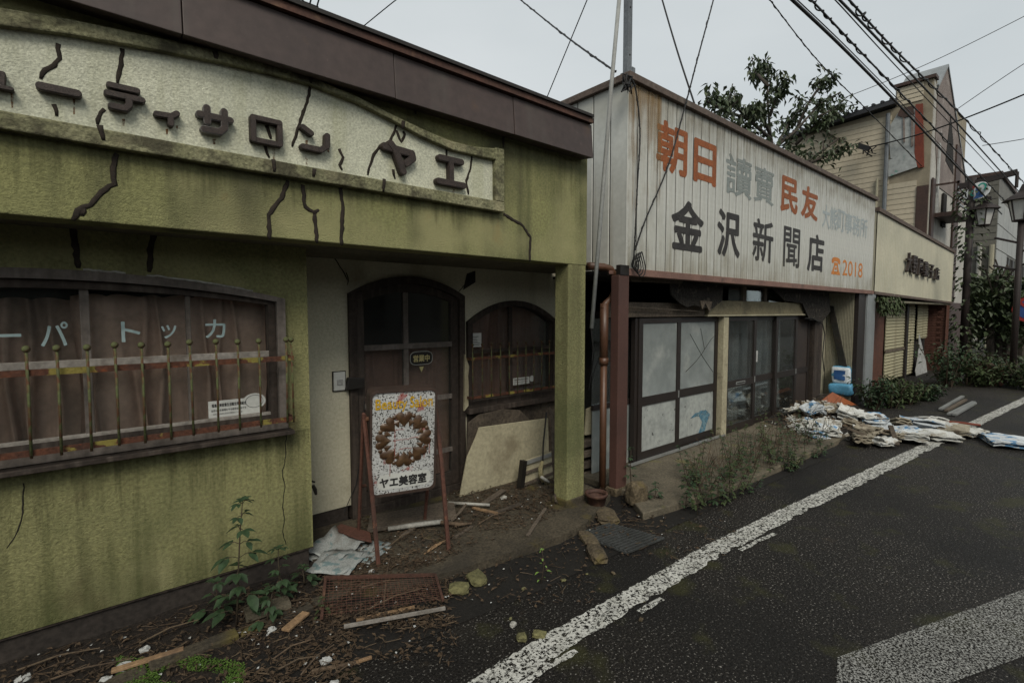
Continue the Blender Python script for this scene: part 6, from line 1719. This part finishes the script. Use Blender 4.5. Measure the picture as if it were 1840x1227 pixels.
# ---- rubbish heap before the newspaper shop
hc = P(1490, 775, Z=.07)
def heapz(x, y):
    d1 = ((x - 8.05) / 1.0) ** 2 + ((y - .02) / .55) ** 2
    d2 = ((x - 7.9) / .9) ** 2 + ((y + .62) / .5) ** 2
    return max(0, .24 * math.exp(-d1 * 1.3) + .12 * math.exp(-d2 * 1.4) + .22 * math.exp(-(((x - 9.35) / .55) ** 2 + ((y - .2) / .3) ** 2)) - .01)
def hz(u, v):
    x, y = 6.3 + 3.75 * u, -1.35 + 1.75 * v
    z = heapz(x, y)
    return Vector((x, y, z * (1 + .25 * noise.noise((x * 7, y * 7, 2))) + .004 - (.05 if z < .012 else 0)))
stuff(MB().grid(hz, 70, 40).build('rotting_rubbish', m_torn, None, smooth=False))
bits, bits2 = MB(), MB()
for _ in range(900):
    x, y = random.gauss(8.0, .55), random.gauss(-.3, .42)
    z = heapz(x, y)
    if z < .015 or y > .3: continue
    a = random.uniform(0, 6.28)
    if random.random() < .5:
        (bits if random.random() < .5 else bits2).leaf((x, y, z + .02), (math.cos(a), math.sin(a), random.uniform(-.2, .6)), (random.uniform(-1, 1), random.uniform(-1, 1), .8), random.uniform(.04, .12), random.uniform(.03, .08))
    else:
        d = Vector((math.cos(a), math.sin(a), random.uniform(-.2, .4))) * random.uniform(.05, .2)
        bits2.tube([Vector((x, y, z + .02)) - d / 2, Vector((x, y, z + .03)) + d / 2], .003, 3)
stuff(bits.build('paper_fragments', m_news, None, fix=False)); stuff(bits2.build('straw_fragments', m_straw, None, fix=False))
GH = 'newspapers in the rubbish heap'
NEWS = [  # picture x, y, width, depth, yaw, material, tilt, layers
    (1475, 778, .62, .42, .5, 'g', (.10, .05), 3), (1500, 765, .5, .35, -.3, 'w', (.2, -.2), 3), (1460, 752, .36, .3, .9, 'b', (.1, .3), 3), (1520, 748, .45, .32, .2, 'w', (-.1, .3), 4), (1545, 752, .5, .34, .6, 'w', (.15, .1), 4),
    (1535, 772, .36, .34, .1, 'y', (.6, .2), 3), (1575, 770, .56, .4, .35, 'b', (.12, -.1), 4), (1560, 785, .42, .3, -.2, 'y', (0, .05), 5), (1548, 796, .36, .25, .4, 'y', (.1, 0), 4), (1600, 790, .4, .3, .3, 'y', (.1, .1), 4),
    (1620, 782, .5, .36, .7, 'b', (.1, -.1), 4), (1640, 790, .46, .32, .2, 'w', (.08, 0), 4), (1655, 770, .55, .4, .5, 'b', (.12, .1), 5), (1680, 772, .48, .34, -.1, 'w', (-.05, .1), 4), (1690, 788, .45, .32, .45, 'w', (.05, 0), 4),
    (1715, 778, .5, .32, .15, 'y', (0, 0), 4), (1738, 780, .46, .3, -.2, 'w', (.04, 0), 3), (1668, 758, .4, .3, .8, 'w', (.2, .1), 3), (1605, 765, .45, .32, 1.0, 'y', (.3, .2), 3), (1810, 797, .62, .42, .3, 'b', (.02, 0), 3),
    (1445, 765, .3, .25, .2, 'w', (.1, .2), 2), (1585, 798, .34, .25, .9, 'w', (.05, 0), 3)]
rn = random.Random(44)
for _ in range(26):
    NEWS.append((rn.uniform(1448, 1600), rn.uniform(748, 788), rn.uniform(.28, .46), rn.uniform(.2, .32), rn.uniform(-1.5, 1.5), rn.choice('wwwb'), (rn.uniform(-.45, .45), rn.uniform(-.45, .45)), rn.choice((2, 3))))
for _ in range(30):
    NEWS.append((rn.uniform(1425, 1520), rn.uniform(736, 775), rn.uniform(.26, .42), rn.uniform(.2, .3), rn.uniform(-1.5, 1.5), rn.choice('wwwyb'), (rn.uniform(-.5, .5), rn.uniform(-.5, .5)), rn.choice((2, 3))))
for i, (x, y, w, d, yw, mt, tl, ly) in enumerate(NEWS):
    p = P(x, y, Z=.06)
    for _ in range(4):
        p = P(x, y, Z=min(heapz(p.x, p.y) + .02, .4))
    lone = x == 1810
    o = paper(p, w * (.95 if lone or x > 1630 else .72), d * (.95 if lone or x > 1630 else .72), yw, 0.0, ly + 1, .032, .02, tl, seed=100 + i).build('newspaper', {'w': m_news, 'b': m_newsb, 'y': m_newst, 'g': m_news}[mt], None, smooth=False)
    where = 'piled against the shop doors' if p.y > -.2 else 'at the foot of the heap on the asphalt' if p.y > -.95 else 'beside the white edge line'
    if lone: tag(o, 'blue printed newspaper lying alone on the asphalt past the edge line', 'newspaper')
    else: tag(o, {'w': 'sodden white newspaper bundle ' + where, 'g': 'large bleached newspaper sheet spread at the front of the rubbish heap', 'b': 'blue printed newspaper bundle ' + where, 'y': 'yellowed wet newspaper bundle ' + where}[mt], 'newspaper', GH)
# blue sacks, orange board, timbers
def sack(label, c, w, d, h, yaw, pr):
    root = thing('plastic_sack', label, 'sack', c)
    Rm = Matrix.Rotation(yaw, 3, 'Z'); c = Vector(c)
    def fn(u, v, e=0):
        a = u * 2 * math.pi; b = (v - .5) * math.pi
        f = lambda t, k: math.copysign(abs(t) ** k, t)
        p = Vector((f(math.cos(a), .28) * f(math.cos(b), .3) * (w / 2 + e), f(math.sin(a), .28) * f(math.cos(b), .3) * (d / 2 + e), f(math.sin(b), .4) * (h / 2 + e)))
        p += p.normalized() * .035 * noise.noise(p * 9 + c)
        return c + Rm @ p + Vector((0, 0, h / 2))
    MB().grid(fn, 33, 15).build('sack_body', m_bluebag, root, smooth=True)
    if pr:
        MB().grid(lambda u, v: fn(.38 + .30 * u, .22 + .52 * v, .006), 14, 8).build('white_label', m_whitebag, root, smooth=True)
        MB().grid(lambda u, v: fn(.47 + .04 * u, .44 + .12 * v, .012), 6, 5).build('blue_emblem', m_eblue, root, smooth=True)
bs = P(1512, 735, Y=.22)
sack('sky blue plastic sack under the white labelled sack in the shop alcove', (bs.x, .22, .16), .50, .34, .20, .1, False)
sack('blue and white printed sack on top of the blue sack in the alcove', (bs.x + .05, .24, .355), .44, .28, .30, .15, True)
ob = L([(1478, 718), (1504, 705), (1546, 736), (1516, 744)], Y=-.05)
ob = [p + Vector((0, dy, 0)) for p, dy in zip(ob, (.0, .06, -.12, -.16))]
o = MB().hexa(ob, (.02, .05, -.035)).build('veneer_board', m_orangeboard, None, bevel=.004)
tag(o, 'orange brown veneer board tilted on the rubbish heap', 'board')
for i, (a, b, w, m, lab) in enumerate((((1575, 745), (1612, 778), .07, m_oldplank, 'weathered plank slanting over the rubbish heap'), ((1600, 765), (1612, 800), .05, m_darkboard, 'dark plank end jutting from the rubbish heap'), ((1520, 768), (1575, 790), .05, m_oldplank, 'thin grey lath between the newspapers'))):
    p, q2 = P(*a, Z=.22), P(*b, Z=.05)
    tag(MB().bar(p, q2, w, .03).build('plank', m, None, bevel=.003), lab, 'plank')
board('leaning_pole_bundle', 'bundle of dark battens leaning in the corner of the shop alcove', 'battens', [(1487, 548), (1497, 550), (1524, 672), (1511, 674)], m_blackwood, X=XW - .06, off=(.04, 0, 0))
board('cardboard', 'yellowed cardboard piece propped beside the weeds past the heap', 'cardboard', [(1657, 735), (1665, 733), (1697, 757), (1668, 752)], m_newst, Y=-.75, off=(0, .02, 0))
for i, (a, b) in enumerate((((1700, 738), (1735, 718)), ((1705, 744), (1750, 722)), ((1715, 745), (1752, 724)), ((1690, 735), (1730, 712)))):
    p, q2 = P(*a, Z=.03), P(*b, Z=.03)
    tag(MB().bar(p, q2, .05, .03).build('metal_strip', m_alu if i else m_oldplank, None), 'narrow metal strip lying on the asphalt near the shrubs', 'strip', 'metal strips on the asphalt')
p, q2 = P(1690, 757, Z=.03), P(1762, 764, Z=.03)
tag(MB().tube([p, p.lerp(q2, .5) + Vector((0, 0, .01)), q2], .016, 6).build('rusty_rod', m_redbrown, None), 'rusty red rod lying across the edge line', 'rod')

# ---- weeds
def weed(label, base, top, tiers, L_, m, stem_r=.005, lobes=3, name='weed', group=None, top_tuft=True, lean=0):
    base, top = Vector(base), Vector(top)
    root = thing(name, label, 'plant', base, group)
    st, lf = MB(), MB()
    mid = base.lerp(top, .5) + Vector((random.uniform(-.02, .02), random.uniform(-.02, .02), 0))
    path = [base, base.lerp(mid, .5) + rnd(.004), mid, mid.lerp(top, .5) + rnd(.004), top]
    st.tube(path, [stem_r, stem_r * .9, stem_r * .75, stem_r * .6, stem_r * .3], 6)
    def at(t):
        k = t * 4; j = min(3, int(k)); return path[j].lerp(path[j + 1], k - j)
    def blade(p, d, l):
        d = Vector(d).normalized(); nrm = Vector((0, 0, 1)); sd_ = d.cross(nrm); sd_.normalize(); nn = sd_.cross(d)
        w = l * .27
        pts = [(0, 0, 0), (.22, .75, .05), (.5, 1, .06), (.75, .62, .0), (1, 0, -.16)]
        vs = [p + d * l * a - nn * l * .5 * a * a * .35 for a, b, c in pts]
        lft = [vs[i] + sd_ * w * pts[i][1] + nn * w * .35 * pts[i][1] for i in (1, 2, 3)]; rgt = [vs[i] - sd_ * w * pts[i][1] + nn * w * .35 * pts[i][1] for i in (1, 2, 3)]
        o = vs + lft + rgt
        lf.add(o, [[0, 5, 1], [1, 5, 6, 2], [2, 6, 7, 3], [3, 7, 4], [0, 1, 8], [1, 2, 9, 8], [2, 3, 10, 9], [3, 4, 10]])
    for i in range(tiers):
        t = .12 + .86 * i / max(1, tiers - 1)
        p = at(min(t, .99))
        a0 = i * 2.4 + random.uniform(-.4, .4)
        s = (1.15 - .6 * t) * random.uniform(.8, 1.2)
        for side in (0, math.pi):
            a = a0 + side
            d = Vector((math.cos(a), math.sin(a), .25))
            q_ = p + d * L_ * .7 * s
            st.tube([p, p.lerp(q_, .5) + Vector((0, 0, .008)), q_], stem_r * .35, 4)
            for k in range(lobes):
                aa = a + (k - (lobes - 1) / 2) * .85
                blade(q_ - (q_ - p) * (.25 * abs(k - (lobes - 1) / 2)), (math.cos(aa), math.sin(aa), random.uniform(-.5, .05)), L_ * s * random.uniform(.75, 1.1))
    if top_tuft:
        for k in range(6):
            a = k * 1.05; blade(top, (math.cos(a), math.sin(a), random.uniform(.1, .7)), L_ * .55)
    st.build('stem', m_stem, root, smooth=True); lf.build('leaves', m, root, smooth=True, fix=False)
    return root
def weed_px(label, bx, by, tx, ty_, tiers, L_, m, zb=.03, **k):
    b = P(bx, by, Z=zb)
    t = P(tx, ty_, Y=b.y)
    return weed(label, b, t, tiers, L_, m, **k)
weed_px('tall leafy weed growing from the soil bed before the green wall', 425, 1125, 436, 900, 9, .085, m_leafdark, stem_r=.0055)
weed_px('bushy weed beside the tall weed at the plinth', 497, 1085, 500, 985, 6, .065, m_leafdark)
weed_px('short weed at the corner of the green wall by the newspapers', 548, 1050, 545, 1018, 3, .06, m_leafdark)
weed_px('low broad leaved weed left of the tall weed', 385, 1105, 388, 1045, 3, .075, m_leafdark)
weed_px('low sprawling weed in front of the bushy weed', 480, 1120, 490, 1060, 5, .06, m_leafdark)
weed_px('pale green seedling sprouting from the gutter', 972, 1047, 974, 988, 5, .030, m_leafbright, zb=.004, lobes=1, stem_r=.003)
weed_px('grassy weed at the near corner of the mesh screen', 575, 1110, 578, 1075, 5, .03, m_leafmid, lobes=2)
weed_px('fern like weed at the foot of the rusty post', 1175, 905, 1178, 868, 5, .05, m_leafdark, zb=.02)
weed_px('dark weed between the rusty post and the frosted door', 1135, 880, 1134, 805, 5, .05, m_leafdark, zb=.05)
random.seed(21)
GW = 'weeds before the sliding doors'
for i in range(64):
    u = random.random()
    bx = 1240 + 255 * u + random.uniform(-12, 12); by = 908 - 108 * u + random.uniform(-42, 24)
    b = P(bx, by, Z=.02)
    if b.y > YD - .06: b.y = YD - .08 - random.uniform(0, .1)
    if b.y < -.75: b.y = -.72
    h = random.uniform(.16, .48)
    onslab = b.y > next((p.y + (q.y - p.y) * (b.x - p.x) / (q.x - p.x) for p, q in zip(ap[1:], ap[2:]) if p.x <= b.x <= q.x), -.3) + .01
    b.z = .06 if onslab else .004
    spot = 'rooted at the sill of the sliding doors' if b.y > .06 else 'on the concrete before the sliding doors' if onslab else 'rooted in the gutter beyond the concrete apron'
    weed(('olive', 'dark green')[i % 2 == 0] + ' scraggy weed ' + spot, b, b + Vector((random.uniform(-.18, .18), random.uniform(-.14, .1), h)), random.randint(6, 10), random.uniform(.026, .050), (m_leafdark, m_leafmid)[i % 2], stem_r=.003, lobes=3, group=GW, name='scraggy_weed')
dry = MB()
for i in range(190):
    u = random.random(); b = P(1235 + 270 * u, 893 - 110 * u + random.uniform(-40, 5), Z=.06)
    if b.y > YD - .05: continue
    e = b + Vector((random.uniform(-.25, .25), random.uniform(-.2, .2), random.uniform(.08, .40)))
    dry.tube([b, b.lerp(e, .5) + Vector((0, 0, .05)), e], [.0025, .002, .0012], 4)
stuff(dry.build('dry_stalks', m_twig, None))
# creeping groundcover at the road edge, bottom left
gc_ = MB()
for _ in range(9000):
    p = P(random.uniform(210, 440), random.uniform(1188, 1262), Z=.02)
    k = noise.noise((p.x * 6, p.y * 6, 3))
    if k < -.12: continue
    a = random.uniform(0, 6.28)
    gc_.leaf((p.x, p.y, max(0.0, ground_z(p.x, p.y)) + random.uniform(.002, .018)), (math.cos(a), math.sin(a), random.uniform(.05, .6)), (random.uniform(-.4, .4), random.uniform(-.4, .4), 1), random.uniform(.005, .010), random.uniform(.004, .007))
stuff(gc_.build('groundcover', m_moss, None, fix=False))

# ================================================================== ACROSS THE STREET: UNSEEN HOUSE ADDED FOR REFLECTIONS IN THE GLASS
m_opp = M('dim_rendered_front', (.16, .15, .135), (.12, .115, .10), s=1, fine=8, famt=.2, rough=.9, bump=.1)
op = thing('added_opposite_house', 'long single storey grey house added out of view for reflections in the glass', 'house', (8, -13, 0))
MB().box((-22, -20, 0), (38, -14.0, 3.3)).build('wall', m_opp, op)
MB().hexa([Vector((-22.5, -13.5, 3.3)), Vector((-22.5, -20.6, 3.3)), Vector((-22.5, -17, 4.6))], (61, 0, 0)).build('roof', m_slate, op)
for i in range(15):
    x = -20 + i * 3.9
    for z in (.9,):
        w_ = MB().box((x, -14.05, z), (x + 1.8, -13.98, z + 1.3)).build('window', m_blackwood, op)
        MB().box((x + .06, -13.979, z + .06), (x + 1.74, -13.97, z + 1.24)).build('pane', m_glass_d, w_)
